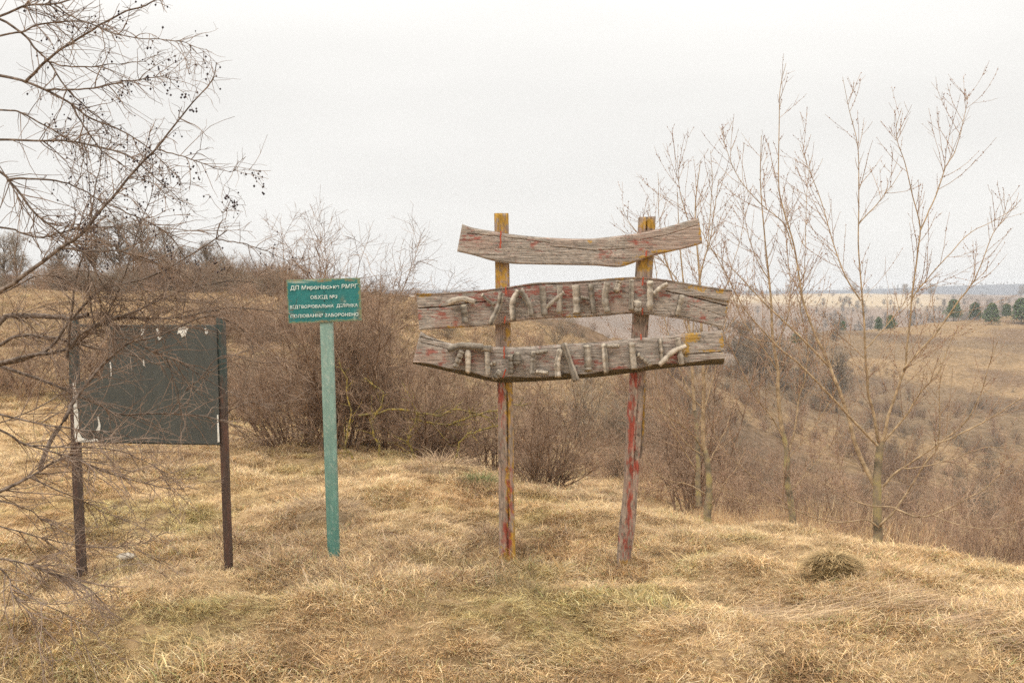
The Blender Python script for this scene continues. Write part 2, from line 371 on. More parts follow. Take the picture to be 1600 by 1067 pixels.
def ground():
    az = np.radians(np.concatenate([np.arange(-42, 42, 0.16), np.arange(42, 318, 3.0)]))
    rr = np.concatenate([np.linspace(0.3, 3.0, 14)[:-1], np.exp(np.linspace(math.log(3.0), math.log(14), 190))[:-1], np.exp(np.linspace(math.log(14), math.log(2500), 260))])
    A, R = np.meshgrid(az, rr, indexing='ij'); X = R * np.sin(A); Y = R * np.cos(A); Z = height(X, Y)
    na, nr_ = A.shape; V = np.stack([X, Y, Z], -1).reshape(-1, 3)
    i = np.arange(na)[:, None]; j = np.arange(nr_ - 1)[None]; i2 = (i + 1) % na
    Q = np.stack([i * nr_ + j, i * nr_ + j + 1, i2 * nr_ + j + 1, i2 * nr_ + j], -1).reshape(-1, 4)
    c = len(V); V = np.vstack([V, [[0, 0, float(height(np.array([0.]), np.array([.1]))[0])]]])
    T = np.stack([np.full(na, c), np.arange(na) * nr_, ((np.arange(na) + 1) % na) * nr_], -1)
    x, y = V[:, 0], V[:, 1]; r = np.hypot(x, y)
    n1 = fbm(x * .5, y * .5, 5)[:, None]; n2 = fbm(x * .05, y * .05, 6, 5)[:, None]; n3 = fbm(x * .015, y * .02, 8, 5)[:, None]
    near = np.array([.30, .205, .11]) * (0.6 + 0.8 * n1)
    hill = np.array([.225, .152, .085]) * (.75 + .5 * n1) * (1 - sm(.5, .68, n2)) + np.array([.15, .10, .062]) * sm(.5, .68, n2)
    hill = hill * (1 - .55 * sm(.48, .62, n3)) + np.array([.11, .08, .055]) * .55 * sm(.48, .62, n3)
    c_ = near + (hill - near) * sm(9, 24, r)[:, None]
    wood = np.array([.18, .13, .095]) * (.7 + .6 * n3); c_ = c_ + (wood - c_) * sm(400, 520, r)[:, None]
    field = np.array([.36, .28, .185]) * (.9 + .2 * n3); c_ = c_ + (field - c_) * (sm(760, 830, r) * (1 - sm(.58, .66, fbm(x * .004, y * .002, 77)) * .8) * (1 - sm(1430, 1520, 800 + F * x / np.maximum(y, 1))))[:, None]
    far = np.array([.125, .13, .145]); c_ = c_ + (far - c_) * sm(1380, 1480, r)[:, None]  # distant ridge blue-grey and lightened: part of the haze is put into its colour
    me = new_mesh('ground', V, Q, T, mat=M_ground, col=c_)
    link('ground', me, kind='structure')
ground()

# ------------------------------------------------------------------ slabs: boards and posts with real relief
def slab(name, A, B, Yf, thick, na, nb, disp, colf, mat, parent, edge=0.006, **props):
    """board between two edge curves A and B (photograph pixels) whose face stands at distance Yf"""
    a = smooth_path(np.array(A, float), na) if len(A) > 2 else np.linspace(A[0], A[1], na)
    b = smooth_path(np.array(B, float), na) if len(B) > 2 else np.linspace(B[0], B[1], na)
    t = np.linspace(0, 1, nb)[None, :, None]
    px = a[:, None, :] * (1 - t) + b[:, None, :] * t
    d = disp(px[..., 0], px[..., 1], np.linspace(0, 1, na)[:, None], t[..., 0])
    tt = t[..., 0] * np.ones((na, 1)); ss = np.linspace(0, 1, na)[:, None] * np.ones((1, nb))
    wpx = np.linalg.norm(a - b, axis=1).mean(); lpx = np.linalg.norm(np.diff(a, axis=0), axis=1).sum()
    ed = np.minimum(np.minimum(tt, 1 - tt) * wpx, np.minimum(ss, 1 - ss) * lpx) * Yf / F
    d = d - edge * (1 - sm(0, edge * 2.0, ed))
    Vf = P(px[..., 0], px[..., 1], Yf)
    Vf[..., 1] -= d
    Vb = P(px[..., 0], px[..., 1], Yf); Vb[..., 1] += thick
    V = np.concatenate([Vf.reshape(-1, 3), Vb.reshape(-1, 3)])
    i = np.arange(na - 1)[:, None]; j = np.arange(nb - 1)[None]
    q = np.stack([i * nb + j, i * nb + j + 1, (i + 1) * nb + j + 1, (i + 1) * nb + j], -1).reshape(-1, 4)
    n = na * nb; qs = [q, q[:, ::-1] + n]
    def strip(idx): idx = np.asarray(idx); return np.stack([idx[:-1], idx[1:], idx[1:] + n, idx[:-1] + n], -1)
    qs += [strip(np.arange(na) * nb)[:, ::-1], strip(np.arange(na) * nb + nb - 1), strip(np.arange(nb)), strip((na - 1) * nb + np.arange(nb))[:, ::-1]]
    c = colf(px[..., 0], px[..., 1], ss, tt).reshape(-1, 3)
    me = new_mesh(name, V, np.concatenate(qs), mat=mat, col=np.concatenate([c, c]))
    me.polygons.foreach_set('use_smooth', np.zeros(len(me.polygons), bool))
    return link(name, me, parent, **props)

def blobs(px, py, L):
    s = np.zeros_like(px)
    for cx, cy, rx, ry, k in L: s = np.maximum(s, k * np.exp(-(((px - cx) / rx) ** 2 + ((py - cy) / ry) ** 2)))
    return s

def wood_colour(px, py, along, red, yel, seed, vertical=False):
    g1, g2 = (py * .07, px * .8) if vertical else (px * .07, py * .55)
    grain = fbm(g1, g2, seed, 4)[..., None]; fine = fbm(g1 * 3, g2 * 2.5, seed + 5, 3)[..., None]; br = fbm(px * .02, py * .05, seed + 8, 3)[..., None]
    c = np.array([.235, .178, .135] if vertical else [.285, .242, .202]) * (.55 + .9 * grain) * (.62 + .76 * fine)
    c = c * (1 - .35 * sm(.45, .7, br)) + np.array([.33, .21, .16]) * .35 * sm(.45, .7, br)
    q1, q2 = (py * .018, px * .55) if vertical else (px * .018, py * .42)
    ck = np.minimum(np.abs(fbm(q1, q2, seed + 31, 3) - .5), np.abs(fbm(q1 * 2 + 7, q2 * 1.7, seed + 33, 3) - .47) * 1.3)[..., None]
    c = c * (1 - .62 * (1 - sm(.004, .022, ck)) * sm(.35, .6, fbm(px * .06, py * .06, seed + 35, 2))[..., None])
    nr_ = fbm(px * .16, py * .45, seed + 11, 4) if not vertical else fbm(px * .5, py * .09, seed + 11, 4)
    rm = sm(.46, .70, nr_ * .75 + blobs(px, py, red) * .32 - .02)[..., None]
    c = c + (np.array([.24, .042, .025]) * (.7 + .6 * fine) - c) * rm * (.9 if vertical else .72)
    ny = fbm(px * .42, py * (.2 if vertical else .42), seed + 23, 4)
    ym = sm(.50, .62, ny * .62 + blobs(px, py, yel) * .36)[..., None]
    c = c + (np.array([.36, .20, .022]) * (.6 + .8 * fine) - c) * ym * .82
    return c

def grain_disp(seed, cracks=(), vertical=False, amp=.005):
    def f(px, py, s, t):
        g1, g2 = (py * .04, px * .7) if vertical else (px * .04, py * .7)
        d = amp * .38 * (fbm(g1, g2, seed, 4) - .5) * 2 + .006 * (fbm(px * .02, py * .03, seed + 3, 2) - .5)
        for pts, w, dep in cracks:
            pts = np.array(pts, float)
            if vertical: yy = np.interp(py, pts[:, 1], pts[:, 0]); dist = np.abs(px - yy); on = (py > pts[0, 1]) & (py < pts[-1, 1])
            else: yy = np.interp(px, pts[:, 0], pts[:, 1]); dist = np.abs(py - yy); on = (px > pts[0, 0]) & (px < pts[-1, 0])
            d = d - dep * on * (1 - sm(0, w, dist + .5 * (vnoise(px * .2, py * .2, 4) - .5)))
        return d
    return f

# ------------------------------------------------------------------ the carved wooden sign
SY = 6.05
ws = thing('wooden_sign', 'weathered wooden sign of three curved boards with stick letters on two red-streaked posts', 'sign', P(890, 880, SY))
def z1(l): return [(630 + x / 3.556, 320 + y / 3.556) for x, y in l]
def z2(l): return [(880 + x / 3.557, 320 + y / 3.557) for x, y in l]
# posts
LY = [(784, 430, 22, 50, .85), (784, 340, 22, 26, .85), (803, 700, 2.5, 160, .95), (795, 620, 7, 90, 1.0), (794, 760, 5, 90, .8), (804, 860, 7, 60, 1.1), (790, 880, 20, 25, 1.0), (784, 350, 20, 30, .7), (783, 430, 20, 30, .9), (795, 520, 8, 40, .9)]
LR = [(782, 620, 6, 40, .8), (798, 830, 4, 50, .7), (796, 780, 7, 60, .8), (793, 850, 9, 60, 1.0), (781, 445, 8, 20, .7)]
slab('post', [(772, 333), (774, 450), (774, 520), (778, 640), (779, 760), (780, 884), (780, 925)], [(794.5, 333), (796.5, 450), (798, 520), (802, 640), (803, 760), (806, 884), (807, 925)], SY + .02, .085, 220, 14,
     grain_disp(61, [([(788, 560), (793, 640), (795, 780), (793, 870)], 1.6, .02)], True, .004), lambda x, y, s, t: wood_colour(x, y, s, LR, LY, 71, True), M_woodv, ws)
RY_ = [(1012, 350, 16, 14, 1.0), (1008, 415, 16, 14, 1.1), (975, 882, 16, 8, 1.0), (1008, 640, 3, 80, .8)]
RR = [(990, 600, 8, 30, 1.0), (986, 680, 7, 65, 1.3), (983, 790, 5, 60, 1.1), (978, 850, 10, 32, .8), (993, 725, 9, 16, .9)]
slab('post', [(1000, 339), (996, 410), (990, 500), (985.5, 600), (981, 660), (978, 725), (975, 780), (969, 830), (965, 884), (963, 925)],
     [(1025, 338), (1021, 410), (1014, 500), (1008, 600), (1003, 660), (1000, 715), (996, 780), (992, 830), (984, 884), (982, 925)], SY + .02, .08, 220, 14,
     grain_disp(63, [([(1011, 330), (1010, 360)], 1.5, .03), ([(998, 600), (993, 700), (989, 740)], 1.2, .01)], True, .005), lambda x, y, s, t: wood_colour(x, y, s, RR, RY_, 73, True), M_woodv, ws,
     label='crooked post, red paint peeling down its left side')
slab('brace', [(1003, 595), (1001, 690), (1000, 716)], [(1009.5, 595), (1006, 690), (1003, 716)], SY + .115, .03, 60, 5, grain_disp(65, (), True), lambda x, y, s, t: wood_colour(x, y, s, [], [(1006, 640, 4, 80, .9)], 75, True), M_woodv, ws)
# boards
top = slab('plank', [(722, 350), (740, 356), (772, 361.5), (800, 366), (840, 370), (880, 372.5), (920, 373), (945, 371), (1000, 364), (1040, 355), (1075, 345), (1092, 340)],
     [(714, 393), (740, 399), (770, 407.5), (800, 412), (830, 413), (880, 414), (930, 415), (966, 417.5), (985, 413), (1010, 403), (1050, 393), (1080, 386), (1098, 380)], SY - .02, .038, 420, 46,
     grain_disp(81, [([(730, 365), (800, 372), (860, 380)], 1.0, .008), ([(860, 385), (930, 392), (990, 388)], 1.3, .008), ([(1000, 375), (1040, 368), (1090, 352)], .9, .006)]),
     lambda x, y, s, t: wood_colour(x, y, s, [(735, 372, 22, 8, .9), (835, 380, 14, 8, .8), (947, 396, 14, 7, .9), (1000, 380, 18, 8, .8), (782, 385, 12, 10, .5), (1005, 392, 10, 6, .8)],
                                    [(1090, 384, 12, 4, 1.2), (1050, 393, 45, 3, 1.2), (990, 412, 30, 4, 1.1), (923, 378, 6, 4, 1.0), (1094, 360, 4, 25, .9), (1010, 402, 20, 3, 1.1)], 91), M_wood, ws)
redm = [(690, 490, 14, 18, .7), (757, 465, 40, 14, .9), (795, 458, 20, 10, .9), (835, 455, 30, 12, 1.1), (862, 480, 10, 8, 1.0), (885, 458, 25, 10, .9), (880, 488, 12, 10, .7), (960, 460, 18, 14, .8), (1000, 455, 14, 14, .8), (1040, 460, 12, 8, .7),
        (1100, 498, 8, 12, .8), (712, 505, 8, 12, .7), (655, 492, 6, 8, .8), (1085, 475, 10, 8, .5), (930, 465, 20, 14, .7)]
yelm = [(662, 461, 14, 4, 1.1), (715, 512, 30, 4, .9), (960, 435, 40, 3, 1.0), (1085, 450, 18, 5, .9), (1095, 452, 8, 5, .9), (1125, 455, 6, 7, 1.1), (900, 495, 30, 3, .8), (1137, 485, 4, 20, .8)]
def mid_disp(px, py, s, t):
    d = grain_disp(83, [([(650, 482), (690, 480), (730, 474), (760, 471)], 1.5, .018), ([(1040, 455), (1077, 463), (1119, 474), (1140, 479)], 1.6, .022), ([(845, 444), (848, 495)], .1, .0), ([(760, 455), (840, 445), (940, 440)], 1.0, .01),
                        ([(940, 492), (1000, 488), (1080, 497)], 1.0, .008), ([(1060, 470), (1135, 496)], .8, .006)])(px, py, s, t)
    return d + .012 * (1 - sm(.0, .07, t)) + .010 * sm(1075, 1100, px) * (1 - sm(.28, .33, t))
mid = slab('plank', [(651, 459), (700, 457), (765, 452), (805, 446.5), (839, 441.5), (880, 440.5), (920, 438), (960, 434.5), (1000, 433), (1040, 437), (1080, 443.5), (1120, 450), (1143, 453)],
     [(655, 516), (710, 512.5), (760, 509.5), (800, 503.5), (850, 498), (900, 496.5), (945, 494), (975, 491), (1000, 490.5), (1030, 494), (1060, 498), (1085, 502.5), (1110, 508), (1130, 513)], SY - .03, .042, 480, 58,
     mid_disp, lambda x, y, s, t: wood_colour(x, y, s, redm, yelm, 93), M_wood, ws)
redb = [(672, 550, 20, 6, 1.0), (690, 565, 10, 8, .7), (730, 560, 20, 14, .6), (905, 565, 20, 10, .9), (935, 566, 12, 6, .9), (1052, 560, 10, 12, 1.0), (805, 565, 10, 14, .9), (965, 575, 10, 4, .9), (858, 560, 14, 12, .6)]
yelb = [(1080, 527, 14, 9, 1.4), (1072, 545, 8, 14, 1.1), (1128, 535, 4, 18, 1.0), (1110, 548, 25, 2.5, 1.0), (1062, 560, 8, 8, .6)]
def bot_disp(px, py, s, t):
    d = grain_disp(85, [([(657, 535), (700, 545)], 1.0, .01), ([(1040, 556), (1100, 552), (1134, 549)], 1.2, .014), ([(760, 552), (860, 556)], .8, .006), ([(657, 527), (712, 539)], 1.2, .012)])(px, py, s, t)
    bev = .06 + .10 * sm(.0, .12, s) + .03 * np.sin(s * 40)
    return d - .05 * np.clip((t - (1 - bev)) / bev, 0, 1) ** 1.2
def bot_col(x, y, s, t):
    c = wood_colour(x, y, s, redb, yelb, 95)
    bark = sm(-.01, .02, t - (1 - (.06 + .10 * sm(.0, .12, s) + .03 * np.sin(s * 40))))[..., None]
    return c * (1 - bark) + bark * np.array([.10, .08, .05]) * (.6 + .8 * fbm(x * .2, y * .5, 7)[..., None])
bot = slab('plank', [(657, 518), (672, 527), (709, 538), (757, 541.5), (804, 543), (844, 541), (883, 538), (936, 535), (992, 529), (1021, 527), (1077, 521), (1130, 516)],
     [(644, 569), (686, 578), (728, 588), (771, 597.5), (799, 598.5), (869, 595), (900, 592.5), (936, 590), (992, 583), (1021, 579), (1077, 573), (1133, 570)], SY - .035, .045, 480, 58,
     bot_disp, bot_col, M_wood, ws)
# stick letters: nailed-on branch pieces, traced one by one
def stick(pts, w, parent, dy=0.0, mat=None):
    w = w * 1.1
    pts = np.array(pts, float); n = 14
    rng = np.random.RandomState(int(abs(pts).sum()) % 9999)
    q = smooth_path(pts, n)
    dd = q[-1] - q[0]; L = np.hypot(*dd)
    r = w / 2 * SY / F * (1 + .14 * rng.uniform(-1, 1, n))
    yy = SY - .045 - r - .006 - dy + .004 * rng.uniform(-1, 1, n)
    c = P(q[:, 0], q[:, 1], SY - .05); c[:, 1] = yy
    T = np.gradient(c, axis=0); T /= np.linalg.norm(T, axis=1, keepdims=True)
    A = np.cross(T, [0, 1, 0]); A /= np.linalg.norm(A, axis=1, keepdims=True); B = np.cross(T, A)
    k = 9; an = np.arange(k) * 2 * math.pi / k
    jit = 1 + .07 * rng.uniform(-1, 1, (n, k))
    V = (c[:, None] + (r[:, None] * jit)[..., None] * (np.cos(an)[None, :, None] * A[:, None] + np.sin(an)[None, :, None] * B[:, None] * 1.0)).reshape(-1, 3)
    Q = [[i * k + j, i * k + (j + 1) % k, (i + 1) * k + (j + 1) % k, (i + 1) * k + j] for i in range(n - 1) for j in range(k)]
    V = np.vstack([V, c[:1], c[-1:]]); a0 = n * k
    Tt = [[a0, (j + 1) % k, j] for j in range(k)] + [[a0 + 1, (n - 1) * k + j, (n - 1) * k + (j + 1) % k] for j in range(k)]
    col = (rng.uniform(.35, 1.4, k)[None, :] * (.75 + .5 * fbm(np.arange(n)[:, None] * .5 + rng.uniform(0, 50), np.arange(k)[None] * .9, 3, 2)) * rng.uniform(.8, 1.15))[..., None] * np.array([.33, .28, .222])
    col = np.vstack([col.reshape(-1, 3), [[.45, .38, .28], [.45, .38, .28]]])
    me = new_mesh('stick', V, Q, Tt, mat=M_stickt, smooth=False, col=col)
    link('stick', me, parent)
S1 = [([(248,548),(290,530),(340,524),(398,541)],30),([(335,558),(340,600),(343,654)],34),([(545,490),(532,560),(485,666)],30),([(640,478),(608,545),(610,640)],31),([(650,472),(698,550),(712,618)],28),
      ([(772,455),(785,614)],32),([(870,450),(866,600)],27),([(890,484),(840,528),(768,597)],20),([(440,500),(470,530),(505,555)],17)]
for p, w in S1: stick(z1(p), w / 3.556, mid, dy=.012 if w == 20 else 0)
S2 = [([(70,448),(75,604)],40),([(150,443),(158,520),(170,603)],29),([(100,515),(142,524)],19),([(243,432),(230,520),(245,597)],33),([(310,425),(292,482)],30),([(378,418),(376,585)],26),([(412,538),(412,583)],36),
      ([(480,428),(478,586)],32),([(500,495),(540,460),(578,440)],24),([(655,508),(630,612)],29)]
for p, w in S2: stick(z2(p), w / 3.557, mid)
S3 = [([(256,802),(320,782),(445,790)],34),([(440,795),(490,799)],30),([(327,812),(290,900)],30),([(362,808),(362,928)],30),([(466,815),(470,945)],30),([(483,888),(508,875)],20),([(535,928),(508,962)],30),
      ([(598,838),(598,935)],28),([(635,820),(633,878)],38),([(590,838),(612,836)],22),([(722,815),(716,940)],28),([(738,820),(795,812)],23),([(738,926),(802,932)],23),([(872,803),(856,880),(860,955)],31)]
for p, w in S3: stick(z1(p), w / 3.556, bot)
S4 = [([(0,770),(35,870),(72,978)],33),([(130,782),(138,920)],38),([(225,776),(238,930)],30),([(238,784),(305,784)],22),([(376,765),(390,911)],34),([(415,830),(482,888)],24),([(535,750),(548,870)],25),([(632,740),(655,886)],30),
      ([(678,783),(605,815),(530,888)],27)]
for p, w in S4: stick(z2(p), w / 3.557, bot, dy=.014 if w == 27 else 0)
def tie(pts, parent, w=1.7):
    c = smooth_path(P([p[0] for p in pts], [p[1] for p in pts], SY - .052), 7); c[:, 0] += .002 * np.sin(np.arange(7) * 2.1)
    link('wire_tie', tube_mesh('wire_tie', [Br(c[None], np.full((1, 7), w / 2 * SY / F))], 5, M_redpaint), parent)
for p, par in [([(782.5, 361), (782, 388)], top), ([(790, 448), (791, 460)], mid), ([(789, 494), (788.5, 505)], mid), ([(787.5, 541), (788, 560)], bot), ([(790, 577), (786, 590)], bot),
               ([(1005, 433), (1004, 446)], mid), ([(1004, 481), (1003.5, 492)], mid), ([(1001, 522), (1002, 531)], bot), ([(1010, 392), (1009.5, 401)], top)]:
    tie(p, par, 2.4)

# ------------------------------------------------------------------ the green sign
GY = 6.2
gs = thing('green_sign', 'small green enamel sign with white Cyrillic lettering on a pale green post', 'sign', P(521, 873, GY))
def gcol(x, y, s, t):
    n = fbm(x * .12, y * .12, 33, 4)[..., None]; e = fbm(x * .3, y * .6, 35, 3)
    c = np.array([.020, .155, .148]) * (.8 + .4 * n)
    edge = sm(.72, .92, e + .55 * np.maximum(1 - sm(0, .10, t), np.maximum(sm(.93, 1, t), np.maximum(sm(.94, 1, s), 1 - sm(0, .03, s)))))[..., None]
    c = c + (np.array([.22, .20, .08]) - c) * edge * .7
    r = blobs(x, y, [(502, 439, 8, 2, 1), (461, 440, 3, 2, .7), (547, 438, 4, 2, .7), (505, 502, 8, 2, .8), (535, 468, 3, 6, .35), (560, 487, 3, 6, .6), (498, 489, 7, 3, .35), (561, 497, 4, 8, .5)])[..., None]
    c = c + (np.array([.30, .15, .06]) - c) * r * .7
    w = blobs(x, y, [(466, 441, 14, 1.5, 1), (486, 438, 10, 1.2, .8), (505, 504, 22, 1.0, .7), (554, 495, 1.6, 7, .6), (539, 471, 1.6, 1.6, .8)])[..., None]
    return c + (np.array([.5, .55, .45]) - c) * w * .7
slab('panel', [(447.5, 437.5), (562.5, 433.8)], [(450.7, 505.5), (565.5, 501)], GY - .03, .004, 130, 76, lambda x, y, s, t: .002 * (fbm(x * .05, y * .05, 2) - .5), gcol, M_green, gs, edge=.001)
def gpcol(x, y, s, t):
    n = fbm(y * .03, x * .5, 37, 4)[..., None]; n2 = fbm(x * .8, y * .25, 38, 3)[..., None]
    top_ = 1 - sm(600, 860, y)[..., None]
    c = np.array([.20, .30, .25]) * top_ + np.array([.085, .20, .16]) * (1 - top_)
    return c * (.75 + .5 * n) + sm(.6, .75, n2) * np.array([.10, .07, .06])
slab('post', [(499.5, 500), (506, 700), (512, 878), (513.5, 915)], [(518.5, 500), (524.5, 700), (529.5, 878), (531, 915)], GY - .02, .05, 160, 8, grain_disp(67, [([(512, 850), (520, 900)], 1.2, .01)], True, .0015), gpcol, M_green, gs, edge=.003)
def lettering(body, x0, x1, yb, cap, slope=-.03, serif=True):
    cu = bpy.data.curves.new('lettering', 'FONT'); cu.body = body; cu.size = 1.0; cu.offset = .014; cu.resolution_u = 3; cu.space_character = 1.05
    to = bpy.data.objects.new('lettering_source', cu); COL.objects.link(to)
    dg = bpy.context.evaluated_depsgraph_get(); me = bpy.data.meshes.new_from_object(to.evaluated_get(dg))
    bpy.data.objects.remove(to)
    n = len(me.vertices); co = np.empty(n * 3, np.float32); me.vertices.foreach_get('co', co); co = co.reshape(-1, 3)
    capu = .73; w0, w1 = co[:, 0].min(), co[:, 0].max()
    px = x0 + (co[:, 0] - w0) / (w1 - w0) * (x1 - x0); py = yb - co[:, 1] / capu * cap + slope * (px - x0)
    W = P(px, py, GY - .0365)
    me.vertices.foreach_set('co', W.astype(np.float32).ravel()); me.materials.clear(); me.materials.append(M_white); me.update()
    link('lettering', me, gs)
lettering('ДП Миронівське РМРГ', 453.6, 558.6, 453.0, 6.4)
lettering('ОБХІД №3', 485, 527, 467.2, 5.2)
lettering('ВІДТВОРЮВАЛЬНА  ДІЛЯНКА', 453, 559, 482.3, 4.9)
lettering('ПОЛЮВАННЯ ЗАБОРОНЕНО', 454, 560, 496.6, 5.0)
for x, y in [(506.5, 456), (506.5, 470), (507, 489)]:
    c = P(x, y, GY - .034); V = c + OCT * np.array([.004, .003, .0035]); link('screw_head', new_mesh('screw_head', V, None, OCF, mat=M_berry), gs)

# ------------------------------------------------------------------ the bare metal notice board
BY = 5.95
nb_ = thing('notice_board', 'dark empty metal notice board with torn paper scraps and its upper left corner missing', 'notice board', P(235, 888, BY))
def prism(name, poly, Yf, th, mat, parent, col=None, **props):
    n = len(poly); px = np.array(poly, float)
    f = P(px[:, 0], px[:, 1], Yf); b = f.copy(); b[:, 1] += th
    V = np.vstack([f, b]); me = bpy.data.meshes.new(name)
    me.from_pydata(V.tolist(), [], [list(range(n))[::-1], [n + i for i in range(n)]] + [[i, (i + 1) % n, n + (i + 1) % n, n + i] for i in range(n)])
    if col is not None:
        at = me.color_attributes.new('tint', 'FLOAT_COLOR', 'POINT'); c = np.ones((2 * n, 4), np.float32); c[:, :3] = col; at.data.foreach_set('color', c.ravel())
    me.materials.append(mat); me.update(); return link(name, me, parent, **props)
prism('panel', [(173, 509), (240, 508.5), (338, 509), (341, 600), (343.5, 694), (230, 691.5), (119.5, 690), (117, 600), (135, 593), (158, 588), (167, 560), (170, 535)], BY - .012, .003, M_metal, nb_, col=(.062, .065, .057), label='dark sheet with its upper left corner broken away')
def steel(c0, c1, rust):
    def f(x, y, s, t):
        n = fbm(x * .3, y * .04, 39, 4)[..., None]; k = np.clip(sm(rust[0], rust[1], y)[..., None] * .8 + .5 * sm(.5, .7, n), 0, 1)
        return (np.array(c0) * (1 - k) + np.array(c1) * k) * (.7 + .6 * n)
    return f
slab('post', [(105, 498), (108, 600), (112, 740), (119, 890), (120.5, 925)], [(117, 498), (120.5, 600), (124, 740), (131, 890), (132.5, 925)], BY, .045, 90, 6, lambda x, y, s, t: x * 0, steel((.045, .065, .058), (.075, .045, .035), (560, 640)), M_rust, nb_, edge=.002)
slab('post', [(337.5, 497), (340.5, 600), (345, 740), (350, 880), (351.5, 925)], [(349.5, 497), (352, 600), (356, 740), (361, 880), (362.5, 925)], BY, .045, 90, 6, lambda x, y, s, t: x * 0, steel((.045, .065, .058), (.08, .042, .03), (560, 660)), M_rust, nb_, edge=.002)
for a, b in [([(117, 508), (338, 508)], [(117, 511), (338, 511)]), ([(119, 688), (344, 692)], [(119, 691.5), (344, 695.5)])]:
    slab('rail', a, b, BY + .002, .03, 20, 3, lambda x, y, s, t: x * 0, steel((.04, .05, .045), (.07, .05, .04), (900, 1000)), M_rust, nb_, edge=.001)
for poly in [[(113.5, 598), (118, 597), (121.5, 640), (124, 676), (128, 684), (140, 687), (152, 684), (155, 689), (121, 691), (117, 688)], [(152, 652), (154, 651), (157, 664), (156, 674), (152, 677), (150, 672), (154, 664)], [(339, 648), (341, 648), (343, 690), (340, 691)],
             [(219, 514), (226, 511), (224, 521), (220, 525), (222, 519)], [(244, 512), (249, 512), (250, 521), (253, 528), (248, 532), (245, 524)], [(279, 511), (296, 510), (292, 517), (290, 525), (284, 527), (281, 520), (277, 522)],
             [(319, 514), (322, 513), (323, 518), (325, 514), (324.5, 522), (321, 521)], [(171, 566), (173, 565), (175, 585), (173, 588)], [(223, 562), (225, 562), (226, 572), (224, 571)]]:
    prism('paper_scrap', poly, BY - .016, .002, M_paper, nb_)

